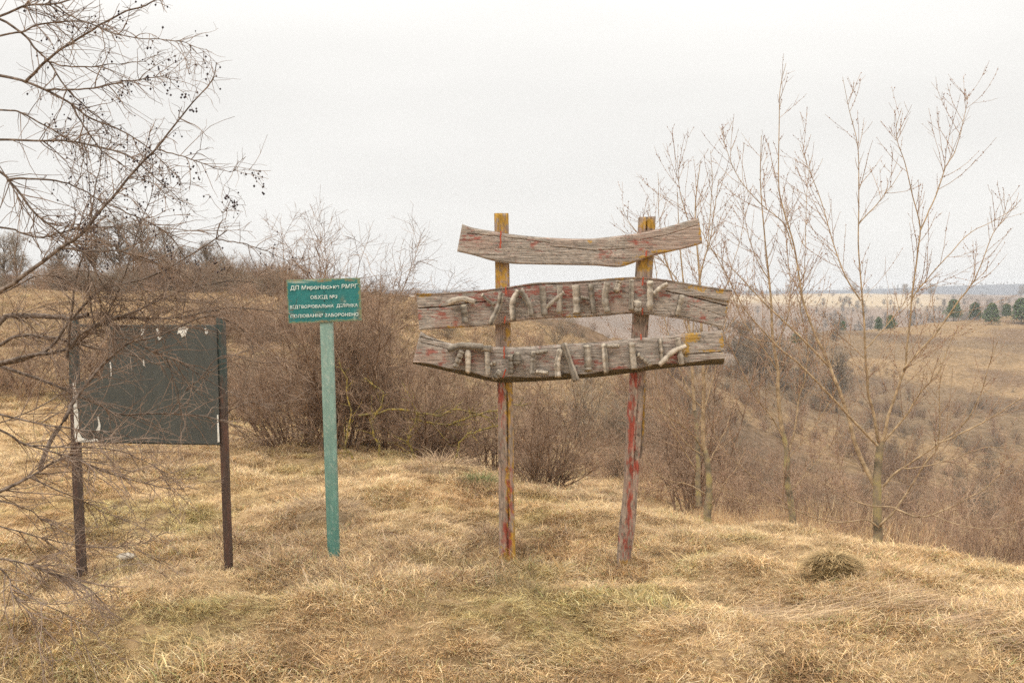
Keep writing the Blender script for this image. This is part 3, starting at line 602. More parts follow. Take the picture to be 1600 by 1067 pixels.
# ------------------------------------------------------------------ berry tree at the left edge
bt = thing('berry_tree', 'spreading bare tree with hanging black berries reaching in over the notice board', 'tree', (-4.6, 4.5, 0))
BERRY = [  # (points, start radius px, end radius px, distance at start, at end, berries)
 ([(-330,640),(-140,530),(0,454),(29,436),(67,409),(97,386),(121,371),(135,357),(157,328),(180,305),(202,278),(225,251),(243,233),(267,202),(291,173),(329,127),(337,97)],7,.6,4.2,4.0,1),
 ([(-330,120),(-120,170),(0,268),(11,281),(29,301),(52,330),(79,353),(108,375),(130,393),(150,425),(175,470)],4.5,.8,4.3,4.4,0),
 ([(-200,330),(0,355),(30,364),(63,371),(94,364),(135,356),(191,357),(240,391),(270,420)],2.6,.5,4.3,4.6,0),
 ([(11,281),(34,279),(79,281),(124,294),(162,319),(185,345)],2.0,.6,4.3,4.5,1),
 ([(-250,120),(0,25),(40,10),(79,6),(108,1),(150,-14)],4.0,1,3.9,3.9,1),
 ([(-200,100),(0,56),(34,51),(56,40),(101,34),(140,37),(180,52),(216,60),(253,61),(291,67),(299,80)],2.6,.5,4.0,3.8,1),
 ([(85,8),(121,30),(155,42),(171,48),(190,62)],1.4,.5,3.9,4.0,1),
 ([(-120,-20),(0,31),(34,51),(54,74),(74,94),(101,133),(121,155),(140,175),(175,196)],3.0,.7,4.1,4.2,1),
 ([(40,128),(72,96),(101,74),(135,52),(157,39),(191,21),(225,9),(262,-6)],2.4,1.0,4.2,3.9,1),
 ([(74,96),(101,103),(144,105),(175,101),(216,96),(228,98)],1.5,.4,4.15,4.1,1),
 ([(-260,80),(-100,100),(0,119),(40,128),(72,141),(97,155),(112,164),(139,182),(180,200),(214,218),(240,238),(267,265),(283,281)],4.5,.5,4.3,4.2,1),
 ([(72,141),(94,140),(146,138),(191,128),(240,121),(256,118),(266,126)],1.8,.5,4.2,4.0,1),
 ([(-180,160),(0,172),(34,178),(74,198),(101,216),(146,227),(202,242),(240,265)],2.4,.5,4.4,4.5,1),
 ([(-280,230),(-100,222),(0,219),(56,220),(101,221),(146,227),(202,245),(240,275),(279,310),(290,318)],3.8,.5,4.1,4.3,1),
 ([(112,164),(135,202),(157,234),(187,254),(206,275)],1.6,.5,4.2,4.3,1),
 ([(243,233),(285,244),(312,255),(355,267),(368,266)],1.3,.4,4.0,3.9,1),
 ([(202,278),(235,285),(256,300),(278,312)],1.0,.4,4.0,3.9,1),
 ([(-300,640),(-120,600),(0,570),(40,560),(79,540),(107,505),(130,480),(150,460),(175,447),(225,436),(263,419),(290,404),(337,374),(355,361)],5.0,.8,4.6,4.6,1),
 ([(337,374),(380,380),(402,389),(436,400),(462,418)],1.1,.4,4.6,4.7,1),
 ([(337,374),(346,345),(352,328),(362,328)],.8,.3,4.6,4.5,1),
 ([(337,376),(352,400),(362,425),(368,445)],.8,.3,4.6,4.7,1),
 ([(177,322),(200,333),(227,344),(256,362),(276,382),(294,409),(312,430)],1.2,.4,4.1,4.3,0),
 ([(95,387),(130,392),(182,392),(212,400),(262,417),(305,442),(340,472)],1.6,.5,4.1,4.4,0),
 ([(-280,600),(-100,590),(0,567),(45,556),(79,552),(108,545),(126,531),(144,515),(175,502),(200,496),(240,496),(282,496),(325,487),(360,480),(400,482),(450,492)],5.5,.5,4.5,4.7,0),
 ([(108,545),(130,520),(165,500),(197,492),(225,480),(265,462),(310,447),(350,440),(400,441),(432,456)],2.6,.5,4.5,4.6,1),
 ([(-260,620),(-60,550),(0,504),(11,495),(45,494),(94,495),(108,500),(137,489)],6.5,3.5,4.8,4.7,0),
 ([(-200,600),(-40,560),(0,538),(18,527),(45,522),(74,527),(101,533),(126,538),(162,547),(216,557),(260,575)],5,.8,4.9,4.9,0),
 ([(-220,520),(-50,555),(0,572),(45,586),(79,598),(117,614),(157,635),(184,646),(240,646),(308,649),(346,657),(380,668)],4.5,.7,4.7,5.1,0),
 ([(61,734),(81,687),(108,643),(112,632),(139,596),(171,558),(202,536),(240,527),(272,513),(317,495),(335,494)],4.2,.9,4.3,4.5,0),
 ([(-300,870),(-120,810),(0,768),(47,745),(74,728),(101,716),(112,710)],6.0,1.5,4.1,4.2,0),
 ([(-150,610),(0,647),(51,660),(118,670),(162,673),(219,686),(256,692)],2.8,.5,4.1,4.4,0),
 ([(-150,610),(0,672),(40,694),(101,711),(152,731),(202,748),(253,760),(290,765)],3.0,.5,3.9,4.2,0),
 ([(51,696),(118,699),(169,702),(219,716),(270,745)],1.5,.4,3.95,4.3,0),
 ([(47,746),(118,778),(162,799),(202,815)],1.5,.4,4.1,4.4,0),
 ([(-180,850),(0,873),(40,880),(68,891),(111,902),(148,927),(175,957)],3.0,.5,3.9,3.9,0),
 ([(-120,800),(0,886),(20,927),(51,961),(71,986)],2.6,.5,3.8,3.8,0),
 ([(17,913),(68,944),(118,967),(150,990)],1.3,.4,3.8,3.8,0),
 ([(-80,800),(27,829),(101,849),(169,854),(216,849),(243,842)],1.6,.4,4.2,4.3,0),
 ([(-80,760),(34,792),(68,812),(115,839)],1.8,.5,4.2,4.3,0),
 ([(171,530),(209,531),(234,547),(276,563),(308,583),(344,605),(371,617)],1.6,.5,4.5,4.7,0),
 ([(290,610),(317,587),(339,560),(362,556),(402,565),(438,567)],1.3,.4,4.6,4.8,0),
 ([(330,668),(357,644),(384,630),(414,632),(438,644)],1.0,.4,4.8,4.9,0),
 ([(317,495),(339,495),(371,509),(391,533),(396,556)],1.2,.5,4.5,4.7,0),
 ([(105,560),(117,445),(130,395),(135,377),(150,290),(157,254),(160,215)],2.4,.5,4.5,4.4,1),
 ([(150,520),(138,440),(144,355),(139,287),(134,240)],1.6,.4,4.5,4.5,1),
 ([(165,500),(195,430),(215,360),(238,300),(236,240),(232,215)],1.4,.4,4.5,4.4,1),
 ([(130,395),(150,455),(168,500),(176,530)],1.5,.6,4.3,4.4,0),
 ([(-60,480),(20,450),(60,430),(110,440),(180,470),(250,466),(320,470),(372,478)],1.6,.4,4.4,4.6,0),
 ([(178,380),(215,440),(238,466),(262,468),(330,474)],1.0,.4,4.4,4.5,0),
 ([(260,560),(272,590),(282,640),(285,668)],1.0,.3,4.6,4.7,0),
 ([(-100,690),(30,650),(120,600),(190,545),(230,500)],1.3,.4,4.6,4.6,0),
]
rng = np.random.RandomState(7)
main, berrybr, lowbr = [], [], []
for pts, r0, r1, Y0, Y1, be in BERRY:
    pts = np.array(pts, float); n = max(14, len(pts) * 4)
    q = smooth_path(pts, n); s = np.linspace(0, 1, n)
    seg = np.r_[0, np.cumsum(np.hypot(*np.diff(q, axis=0).T))]; s = seg / seg[-1]
    Yd = Y0 + (Y1 - Y0) * s + .03 * np.sin(s * 9 + r0)
    q = q + np.stack([(fbm(s * 14, s * 0 + r0, 51, 2) - .5) * 5 * (s > .05), (fbm(s * 14, s * 0 + r1 * 7, 52, 2) - .5) * 5 * (s > .05)], -1)
    W = P(q[:, 0], q[:, 1], Yd); R = (r0 + (r1 - r0) * s ** .7) * Yd / F * (1 + .12 * (fbm(s * 30, s * 0, 53, 2) - .5)) * 1.05
    b = Br(W[None], R[None]); main.append(b)
    (berrybr if be else lowbr).append(b)
    link('branch', tube_mesh('branch', [b], 7, M_bark), bt)
tr_pts = smooth_path([(-4.6, 4.5, -.2), (-4.5, 4.5, .8), (-4.2, 4.4, 1.5), (-4.0, 4.3, 2.2), (-4.1, 4.2, 3.2)], 16)
link('trunk', tube_mesh('trunk', [Br(tr_pts[None], np.linspace(.13, .05, 16)[None])], 10, M_bark), bt)
conn = []
for b in main:
    if b.P[0, 0, 0] < -2.35:
        e = b.P[0, 0]; z = np.clip(e[2] - .2, .4, 3.0); ti = int(np.argmin(abs(tr_pts[:, 2] - z)))
        conn.append(Br(smooth_path([tr_pts[ti], (tr_pts[ti] + e) / 2 + [0, 0, .05], e], 8)[None], np.linspace(b.R[0, 0] * 1.3, b.R[0, 0], 8)[None]))
for c in conn: link('branch', tube_mesh('branch', [c], 7, M_bark), bt)
px4 = 1 / F * 4.2
tw1 = sprout(main, 520, rng, (.08, .30), (25, 65), -.05, .16, 7, (.0026, .0009), (.3, 1.0), flat=.7)
tw2 = sprout([tw1] + main, 1500, rng, (.05, .2), (30, 75), -.06, .2, 5, (.0013, .0006), (.35, 1.0), flat=.8)
tw3 = sprout([tw1, tw2], 1500, rng, (.02, .09), (30, 80), -.05, .2, 4, (.0009, .0005), (.2, 1))
tw7 = sprout(lowbr, 190, rng, (.08, .4), (20, 70), -.03, .16, 6, (.0024, .0009), (.12, .6), flat=.6)
tw6 = sprout(berrybr, 260, rng, (.06, .3), (25, 75), -.05, .16, 6, (.0017, .0008), (.18, .62), flat=.7)
tw4 = sprout(lowbr, 420, rng, (.12, .55), (15, 55), -.03, .14, 7, (.0028, .0010), (.25, 1.0), flat=.6)
tw5 = sprout([tw4], 1300, rng, (.04, .2), (25, 70), -.04, .2, 5, (.0015, .0008), (.2, 1.0), flat=.8)
link('twigs', tube_mesh('twigs', [tw1, tw2, tw3, tw4, tw5, tw6, tw7], 4, M_twig), bt, kind='stuff')
twb = sprout(berrybr + [tw1], 800, rng, (.02, .09), (50, 110), -.25, .1, 4, (.0010, .0006), (.40, 1.0))
keep_ = (twb.P[:, 0, 2] > 1.75); twb = Br(twb.P[keep_], twb.R[keep_])
c1 = twb.P[:, -1] + rng.normal(size=(len(twb.P), 3)) * .002; s1 = rng.uniform(.003, .0056, len(c1))
cc = twb.P[rng.choice(len(twb.P), 60), -1]; c2 = (cc[:, None] + rng.normal(size=(60, 4, 3)) * [.009, .009, .016]).reshape(-1, 3); s2 = rng.uniform(.0035, .0056, len(c2))
link('twigs', tube_mesh('twigs', [twb], 3, M_twig), bt, kind='stuff')
link('berries', beads_mesh('berries', np.vstack([c1, c2]), np.r_[s1, s2], M_berry), bt, kind='stuff')

# ------------------------------------------------------------------ saplings on the right
def sapling(label, limbs, ntw, seed, base, upn=.09, tw=(.16, .62), group='young bare trees on the slope'):
    t = thing('young_tree', label, 'tree', base, group)
    rng = np.random.RandomState(seed); bs = []
    for k, (pts, r0, r1, Y0, Y1) in enumerate(limbs):
        pts = np.array(pts, float); n = max(12, len(pts) * 4); q = smooth_path(pts, n); s = np.linspace(0, 1, n)
        q = q + np.stack([(fbm(s * 10 + k, s * 0 + k, 54, 2) - .5) * 3 * (s > .05)] * 2, -1)
        Yd = Y0 + (Y1 - Y0) * s; W = P(q[:, 0], q[:, 1], Yd); R = ((r0 + (r1 - r0) * s ** .8) * (.85 if k == 0 else .56)) * Yd / F
        b = Br(W[None], R[None]); bs.append(b)
        c_ = n if (k or len(pts) < 8) else int(n * .42)
        link('trunk' if k == 0 else 'branch', tube_mesh('limb', [Br(b.P[:, :c_], b.R[:, :c_])], 8, M_saptrunk if k == 0 else M_sap), t)
        if c_ < n: link('branch', tube_mesh('limb', [Br(b.P[:, c_ - 1:], b.R[:, c_ - 1:])], 8, M_sap), t)
    ntw = int(ntw * 1.25); a = sprout(bs[1:] + [Br(bs[0].P[:, bs[0].P.shape[1] // 3:], bs[0].R[:, bs[0].P.shape[1] // 3:])], ntw, rng, tw, (24, 60), upn, .055, 7, (.0023, .0010), (.15, .98), flat=.8)
    b2 = sprout([a] + bs[1:], int(ntw * 2.3), rng, (.05, .2), (22, 50), upn, .06, 4, (.0015, .0009), (.15, .95))
    link('twigs', tube_mesh('twigs', [a, b2], 4, M_saptwig), t, kind='stuff')
    c, s = blob_points([a, b2] + bs[2:], int(ntw * 11), rng, (.0025, .0050), (.1, 1), 0, .0025)
    link('buds', beads_mesh('buds', c, s, M_bud), t, kind='stuff')
    return t, bs
Y1_ = 7.25
L1 = [([(1372,860),(1372,838),(1372,820),(1371,784),(1371,752),(1373,715),(1376,690)],9.5,6.5,Y1_,Y1_),
 ([(1370,770),(1366,757),(1350,726),(1334,687),(1326,652),(1312,610),(1301,585),(1294,566),(1284,544),(1275,526),(1256,476),(1250,445),(1239,380),(1224,327),(1217,286),(1218,192),(1219,140),(1228,99)],7.5,.6,Y1_,7.5),
 ([(1376,692),(1372,684),(1366,647),(1357,615),(1356,595),(1352,560),(1351,513),(1348,474),(1345,441),(1342,380),(1342,305),(1340,230),(1327,174),(1317,121)],5.5,.5,Y1_,7.0),
 ([(1376,695),(1384,673),(1389,647),(1400,612),(1408,589),(1414,573),(1417,544),(1422,507),(1426,460),(1434,399),(1438,357),(1426,305),(1415,256),(1402,222),(1400,200),(1410,170)],5.0,.5,Y1_,7.1),
 ([(1438,360),(1460,312),(1479,260),(1497,222),(1509,166),(1512,150)],2.2,.4,7.1,7.2),
 ([(1412,578),(1417,571),(1445,542),(1470,509),(1503,465),(1517,445),(1530,418),(1549,370),(1563,346),(1576,309)],3.8,.5,7.2,7.0),
 ([(1424,470),(1431,457),(1455,430),(1482,400),(1519,363),(1556,343),(1590,322)],2.2,.5,7.1,6.9),
 ([(1371,696),(1334,658),(1300,621),(1250,570),(1219,545),(1186,510),(1162,480),(1130,420),(1095,360),(1080,330)],4.0,.5,7.2,6.8),
 ([(1296,573),(1247,523),(1193,472),(1148,424),(1105,385)],3.6,.6,7.35,7.3),
 ([(1377,694),(1413,652),(1430,628),(1447,603),(1466,583),(1486,533),(1500,500)],3.4,.6,7.25,7.0),
 ([(1379,760),(1410,731),(1463,694),(1510,658),(1531,616),(1545,570),(1560,530)],3.6,.6,7.25,6.9),
 ([(1413,732),(1447,727),(1494,715),(1531,700),(1572,697)],2.2,.6,7.1,6.9),
 ([(1376,822),(1379,815),(1405,789),(1447,723),(1466,695),(1468,650),(1468,600),(1470,560)],4.2,.8,7.2,7.0),
 ([(1373,824),(1352,812),(1300,815),(1250,800),(1215,775),(1165,735),(1130,700),(1100,640)],2.6,.6,7.2,7.0),
 ([(1400,793),(1352,788),(1321,770),(1310,731),(1311,700)],2.4,.6,7.15,7.1),
 ([(1398,794),(1431,807),(1463,802),(1515,778),(1557,747),(1600,700)],3.0,.7,7.15,6.8),
 ([(1466,692),(1515,671),(1560,645),(1600,620),(1640,595)],2.6,.7,7.0,6.8),
 ([(1457,804),(1494,818),(1549,826),(1599,810),(1650,790)],1.9,.6,7.0,6.7),
 ([(1340,726),(1300,712),(1260,708),(1240,702)],1.5,.5,7.25,7.3),
 ([(1350,560),(1320,530),(1296,520)],1.5,.5,7.2,7.3),([(1352,545),(1375,520),(1408,480),(1425,455),(1470,430)],1.8,.5,7.2,7.2),
 ([(1342,350),(1365,325),(1390,295),(1410,265)],1.8,.5,7.1,7.1),([(1239,390),(1225,350),(1190,320),(1155,280),(1135,235),(1127,200)],1.8,.5,7.4,7.3),
 ([(1345,470),(1320,430),(1300,375),(1285,320),(1262,260),(1250,225)],2.4,.5,7.1,7.4)]
sapling('tallest multi-stemmed young tree with mossy trunk, right of the wooden sign by the grass tussock', L1, 340, 11, P(1372, 838, Y1_))
Y2_ = 8.0
L2 = [([(1240,835),(1239,812),(1237,791),(1230,753),(1230,712),(1228,694),(1221,663),(1216,611),(1216,580),(1209,539),(1206,482),(1201,430),(1195,372),(1188,286),(1189,211)],8,.5,Y2_,8.0),
 ([(1230,712),(1241,674),(1248,622),(1255,600),(1262,540),(1250,480),(1257,417),(1261,305),(1266,250)],3.2,.5,Y2_,8.2),
 ([(1229,694),(1205,650),(1180,620),(1150,560),(1130,520),(1120,480)],2.2,.5,Y2_,7.8),
 ([(1231,795),(1212,788),(1190,790),(1165,785),(1140,770),(1120,750)],2.0,.6,Y2_,7.9),([(1234,770),(1260,740),(1290,700),(1320,680)],1.6,.5,Y2_,8.0),
 ([(1216,580),(1190,540),(1160,500),(1140,450),(1120,400)],2.0,.5,Y2_,8.1),([(1209,545),(1230,500),(1235,440),(1228,370),(1232,320)],2.0,.5,Y2_,8.1),
 ([(1229,720),(1255,690),(1290,640),(1310,600)],1.8,.5,Y2_,8.0),([(1203,440),(1180,400),(1165,350),(1160,310)],1.6,.5,Y2_,8.0)]
sapling('slim straight young tree between the mossy multi-stemmed tree and the small one', L2, 230, 12, P(1239, 812, Y2_))
Y3_ = 7.9
L3 = [([(1106,830),(1106,811),(1107,780),(1108,746),(1104,712),(1099,690),(1100,622),(1098,560),(1096,480),(1092,420),(1086,330),(1094,250)],9,.5,Y3_,7.9),
 ([(1101,771),(1077,757),(1050,751),(1020,735),(995,700),(985,660)],2.2,.5,Y3_,7.7),([(1097,699),(1079,676),(1050,654),(1010,630),(980,612),(940,590)],2.4,.5,Y3_,7.5),
 ([(1104,715),(1070,690),(1040,640),(1015,560),(1000,500)],2.4,.5,Y3_,8.0),([(1109,720),(1125,690),(1140,650),(1146,600)],2.0,.5,Y3_,8.1),([(1110,800),(1125,765),(1150,730),(1165,700)],1.6,.5,Y3_,8.1),
 ([(1098,570),(1075,520),(1055,450),(1030,380),(1010,330)],2.2,.5,Y3_,7.8),([(1096,500),(1060,440),(1020,390),(985,350),(972,325)],1.8,.5,Y3_,7.8),([(1093,430),(1110,370),(1118,310),(1125,280)],1.8,.5,Y3_,8.0),
 ([(1100,640),(1060,600),(1030,560),(1000,540),(960,530)],1.8,.5,Y3_,7.7),([(1088,380),(1070,330),(1060,280),(1062,250)],1.6,.5,Y3_,7.9),([(1099,590),(1120,540),(1145,500),(1160,460)],1.8,.5,Y3_,8.0)]
sapling('small young tree with yellow-green lichened trunk, nearest on the right to the wooden sign', L3, 190, 13, P(1106, 811, Y3_))

L4 = [([(1092,790),(1091,745),(1090,690),(1084,620),(1080,540),(1070,460),(1062,380),(1058,300)],6,.5,10.2,10.2),
 ([(1091,740),(1060,690),(1030,640),(1000,590)],2.4,.5,10.2,10.0),([(1088,680),(1110,610),(1125,540),(1140,470),(1150,420)],2.4,.5,10.2,10.3),([(1085,630),(1055,560),(1035,480),(1022,400),(1015,320)],2.4,.5,10.2,10.2),
 ([(1080,540),(1090,460),(1105,380),(1112,290),(1110,235)],2.2,.5,10.2,10.2),([(1072,480),(1045,420),(1030,350),(1028,270)],1.8,.5,10.2,10.2),([(1082,560),(1120,490),(1150,400),(1165,330)],1.8,.5,10.2,10.2)]
sapling('thin grey-brown young tree standing directly behind the small lichened one', L4, 80, 14, P(1092, 780, 10.2))

# ------------------------------------------------------------------ shrubs
def shrub_meshes(seed, H, spread, nst, n2, n3, n4, mat, rs=1.0, lean=(0, 0), lichen=False, tseg=4, upd=.05):
    rng = np.random.RandomState(seed)
    a = rng.uniform(0, 2 * math.pi, nst); tilt = rng.uniform(.05, 1, nst) ** .8 * spread
    d = np.stack([np.cos(a) * tilt + lean[0], np.sin(a) * tilt + lean[1], np.ones(nst)], -1); d /= np.linalg.norm(d, axis=1, keepdims=True)
    n = 9; pts = np.empty((nst, n, 3)); pts[:, 0] = np.stack([np.cos(a) * .12 * H * rng.uniform(0, 1, nst), np.sin(a) * .12 * H * rng.uniform(0, 1, nst), np.full(nst, -.12)], -1)
    L = H * rng.uniform(.6, 1.08, nst)[:, None] / (n - 1)
    for k in range(1, n):
        d = d + rng.normal(size=(nst, 3)) * .13 + [0, 0, upd - .03 * k / n]; d /= np.linalg.norm(d, axis=1, keepdims=True); pts[:, k] = pts[:, k - 1] + d * L
    R = (.0085 * H / 2.5 * rs * rng.uniform(.6, 1.3, nst))[:, None] * np.linspace(1, .15, n)[None]
    st = Br(pts, R)
    k = H / 2.5
    b = sprout([st], n2, rng, (.25 * k, .9 * k), (20, 65), .03, .16, 6, (.0055 * rs * k, .0016 * rs * k), (.1, .95))
    c = sprout([st, b], n3, rng, (.12 * k, .45 * k), (25, 70), .03, .18, tseg, (.0028 * rs * k, .0011 * rs * k), (.15, 1))
    lst = [c]
    if n4: lst.append(sprout([b, c], n4, rng, (.04 * k, .2 * k), (30, 75), .03, .18, 3, (.0018 * rs * k, .0009 * rs * k), (.2, 1)))
    return tube_mesh('stems', [st, b], 5, mat), tube_mesh('twigs', lst, 3, mat), st

def put_shrub(label, meshes, loc, rot=0, scale=1.0, name='shrub', cat='shrub', group=None):
    t = thing(name, label, cat, (0, 0, 0), group)
    from mathutils import Matrix
    for k, me in zip(('stems', 'twigs'), meshes):
        o = bpy.data.objects.new(k, me); COL.objects.link(o); o.parent = t; o['kind'] = 'stuff'
    t.location = [float(v) for v in loc]; t.rotation_euler = (0, 0, rot)
    t.scale = (scale,) * 3 if np.isscalar(scale) else scale
    return t
def at(px, Y, dz=0.0): x = (px - 800) / F * Y; return (x, Y, float(height(np.array([x]), np.array([float(Y)]))[0]) + dz)
G = 'bare shrubs behind the signs'
m = shrub_meshes(21, 2.45, .42, 40, 520, 3800, 4200, M_shrub, rs=1.15)
put_shrub('tall bare shrub rising behind the green sign, twigs against the sky', m[:2], at(530, 10.4), group=G)
m = shrub_meshes(22, 1.5, .85, 44, 460, 2500, 2800, M_shrub, rs=1.25)
put_shrub('wide tangled shrub filling the gap between green sign post and wooden sign post', m[:2], at(668, 10.0), group=G)
m = shrub_meshes(23, 1.5, .8, 34, 340, 1900, 2000, M_shrub, rs=1.3, lean=(.35, 0))
put_shrub('low dark shrub leaning right between the two posts of the wooden sign', m[:2], at(835, 9.4), group=G)
m = shrub_meshes(24, 1.5, .95, 32, 340, 1900, 1900, M_shrub, rs=1.3, lean=(-.15, 0))
put_shrub('low spreading shrub on the left of the green sign post', m[:2], at(455, 10.6), group=G)
m = shrub_meshes(25, 1.55, .6, 30, 300, 1900, 2000, M_shrubred, rs=1.2)
put_shrub('russet shrub just behind the left end of the wooden boards', m[:2], at(715, 12.0), group=G)
m = shrub_meshes(26, 1.5, .8, 30, 360, 2400, 2600, M_shrub, rs=1.2)
put_shrub('brown shrub in the thicket between the tall one and the wide tangled one', m[:2], at(605, 11.2), group=G)
m2 = shrub_meshes(27, 1.5, .9, 30, 320, 2000, 2200, M_shrub, rs=1.2)
put_shrub('low brown shrub right behind the foot of the left sign post', m2[:2], at(768, 10.6), group=G)
put_shrub('outlying low shrub at the left end of the thicket next to the notice board', m2[:2], at(398, 12.6), rot=2.0, scale=.85, group=G)
# lichen-covered limbs crossing the big shrub
rl = np.random.RandomState(5); lg = thing('fallen_branch', 'yellow lichened dead branches lying through the tangled shrub', 'branch', at(690, 9.9))
ll = []
for pts in [[(560,650),(620,640),(680,648),(720,640),(770,655)],[(640,655),(700,662),(760,645),(830,630)],[(600,720),(580,660),(600,620),(570,590)],[(560,740),(540,690),(548,640),(530,560)],[(700,740),(720,690),(755,670),(800,660)],[(660,740),(640,690),(650,650),(630,600)]]:
    q = smooth_path(pts, 16); q += rl.normal(size=q.shape) * 1.6; ll.append(Br(P(q[:, 0], q[:, 1], 9.65 + rl.uniform(-.15, .15))[None], np.linspace(.012, .005, 16)[None]))
for b in ll: link('limb', tube_mesh('limb', [b], 6, M_lichen), lg)
link('twigs', tube_mesh('twigs', [sprout(ll, 160, rl, (.08, .3), (30, 70), .02, .2, 5, (.004, .0015))], 4, M_lichen), lg, kind='stuff')

# shared shrub and tree shapes for the slopes
V_A = shrub_meshes(31, 2.2, .55, 14, 120, 700, 900, M_shrubred, rs=1.4)[:2]
V_B = shrub_meshes(32, 2.2, .8, 16, 130, 800, 900, M_shrubgrey, rs=1.5)[:2]
V_C = shrub_meshes(33, 2.8, .35, 10, 110, 700, 900, M_shrub, rs=1.5)[:2]
def tree_meshes(seed, H, mat, dense=1.0, rs=1.6):
    rng = np.random.RandomState(seed)
    tr = Br(smooth_path([(0, 0, -.3), (.05, 0, H * .3), (-.05, .05, H * .6), (.02, 0, H)], 12)[None], np.linspace(H * .022, H * .003, 12)[None])
    a = sprout([tr], int(34 * dense), rng, (.35 * H, .6 * H), (25, 55), .07, .1, 7, (H * .009, H * .002), (.18, .95))
    b = sprout([a, tr], int(260 * dense), rng, (.1 * H, .28 * H), (25, 60), .04, .14, 5, (H * .0030 * rs, H * .001 * rs), (.2, 1))
    c = sprout([a, b], int(1500 * dense), rng, (.04 * H, .14 * H), (30, 65), .02, .15, 4, (H * .0014 * rs, H * .0006 * rs), (.2, 1))
    return tube_mesh('trunk', [tr, a], 6, mat), tube_mesh('twigs', [b, c], 3, mat)
T_A = tree_meshes(41, 5, M_shrubgrey); T_B = tree_meshes(42, 5, M_shrubgrey, 1.4)
def put_tree(label, meshes, loc, H, rot, group, wide=1.0):
    t = put_shrub(label, meshes, loc, rot, (H / 5 * wide, H / 5 * wide, H / 5), 'bare_tree', 'tree', group)
    for c in t.children:
        if c.name.startswith('stems'): c.name = 'trunk'; del c['kind']
    return t
RG = 'bare trees on the left ridge'
for px, H, w, lab in [(8, 4.0, 1.1, 'grey bare tree on the ridge at the left edge of the picture'), (28, 4.4, .9, 'second grey bare tree from the left edge on the ridge'),
                      (95, 3.4, 1.2, 'low bare tree on the ridge above the broken corner of the notice board'), (150, 5.2, 1.1, 'bare tree on the ridge behind the crossing berry branches'),
                      (188, 5.8, 1.2, 'tallest bare tree on the left ridge, crown broad'), (222, 5.6, 1.2, 'bare tree with rounded crown just left of the curly one on the ridge'),
                      (258, 5.2, 1.0, 'bare tree with open curly crown on the ridge above the notice board'), (290, 3.4, 1.6, 'low dense bare tree on the ridge above the board post'),
                      (325, 3.9, 1.2, 'last grey bare tree on the right of the ridge row'), (350, 2.8, 1.4, 'smallest bushy tree ending the ridge row')]:
    put_tree(lab, T_B if px % 2 else T_A, at(px, 84 + px % 7), H, px * .7, RG, w)

VG = 'shrubs in the valley on the right'
for k, (px, Y, H, w, mm, lab) in enumerate([
    (1165, 50, 2.6, 1.2, V_B, 'round grey shrub on the golden slope seen right of the boards'), (1540, 62, 4.2, 1.3, V_B, 'large dark grey shrub in the valley at the right edge'),
    (1060, 45, 3.4, 1.0, V_B, 'dark grey shrub on the slope behind the right post'), (905, 24, 2.6, 1.4, V_B, 'grey-green thicket shrub seen between the two posts'), (960, 26, 2.2, 1.2, V_B, 'grey shrub close to the left of the crooked post'),
    (1085, 11.5, 2.6, .8, V_C, 'thin upright shrub behind the lichened small tree'), (1300, 30, 2.8, 1.2, V_A, 'russet shrub low in the valley between the slim and the multi-stemmed tree'),
    (1490, 26, 2.8, 1.2, V_A, 'russet shrub right of the multi-stemmed tree'), (1590, 16, 2.4, 1.1, V_A, 'russet shrub at the right edge of the picture'), (1430, 40, 3.0, 1.2, V_C, 'brown shrub seen through the right limbs of the multi-stemmed tree'),
    (1225, 42, 3.0, 1.3, V_A, 'russet shrub behind the slim straight young tree'), (1010, 60, 3.4, 1.2, V_C, 'brown shrub high on the slope under the right end of the boards'),
    (870, 62, 2.2, 1.4, V_B, 'low grey shrub on the hillside seen between the middle and bottom boards')]):
    s = H / (2.8 if mm is V_C else 2.2)
    put_shrub(lab, mm, at(px, Y), k * 1.3, (s * w, s * w, s), group=VG)

# ------------------------------------------------------------------ pines on the far hill
def pine_meshes(seed):
    rng = np.random.RandomState(seed); H = 8.0
    tr = tube_mesh('trunk', [Br(smooth_path([(0, 0, -.4), (.1, 0, 3), (0, .1, H - .3)], 8)[None], np.linspace(.16, .03, 8)[None])], 6, M_shrubgrey)
    n = 2300; h = rng.uniform(.1, 1, n) ** .9; lay = np.round(h * 11) / 11 + rng.normal(size=n) * .02
    rad = 2.7 * np.sqrt(np.clip(1 - (np.abs(lay - .3) / .74) ** 2.2, .01, 1)) * (.75 + .4 * vnoise(np.arange(n) * 0 + lay * 9, lay * 0, seed)) * rng.uniform(.05, 1.12, n) ** .5
    a = rng.uniform(0, 2 * math.pi, n); rad *= .75 + .5 * vnoise(a * 2.2, lay * 8, seed + 1)
    C = np.stack([np.cos(a) * rad, np.sin(a) * rad, .5 + lay * (H - .5) - rad * .12], -1)
    D = rng.normal(size=(n, 3)); D[:, 2] *= .5; D /= np.linalg.norm(D, axis=1, keepdims=True); E = np.cross(D, rng.normal(size=(n, 3))); E /= np.linalg.norm(E, axis=1, keepdims=True)
    s = rng.uniform(.2, .42, n)[:, None]
    V = np.stack([C - D * s, C + E * s * .5, C + D * s, C - E * s * .5], 1).reshape(-1, 3); Q = np.arange(4 * n).reshape(-1, 4)
    return tr, new_mesh('crown', V, Q, mat=M_needle, smooth=False)
PM = [pine_meshes(1), pine_meshes(2)]
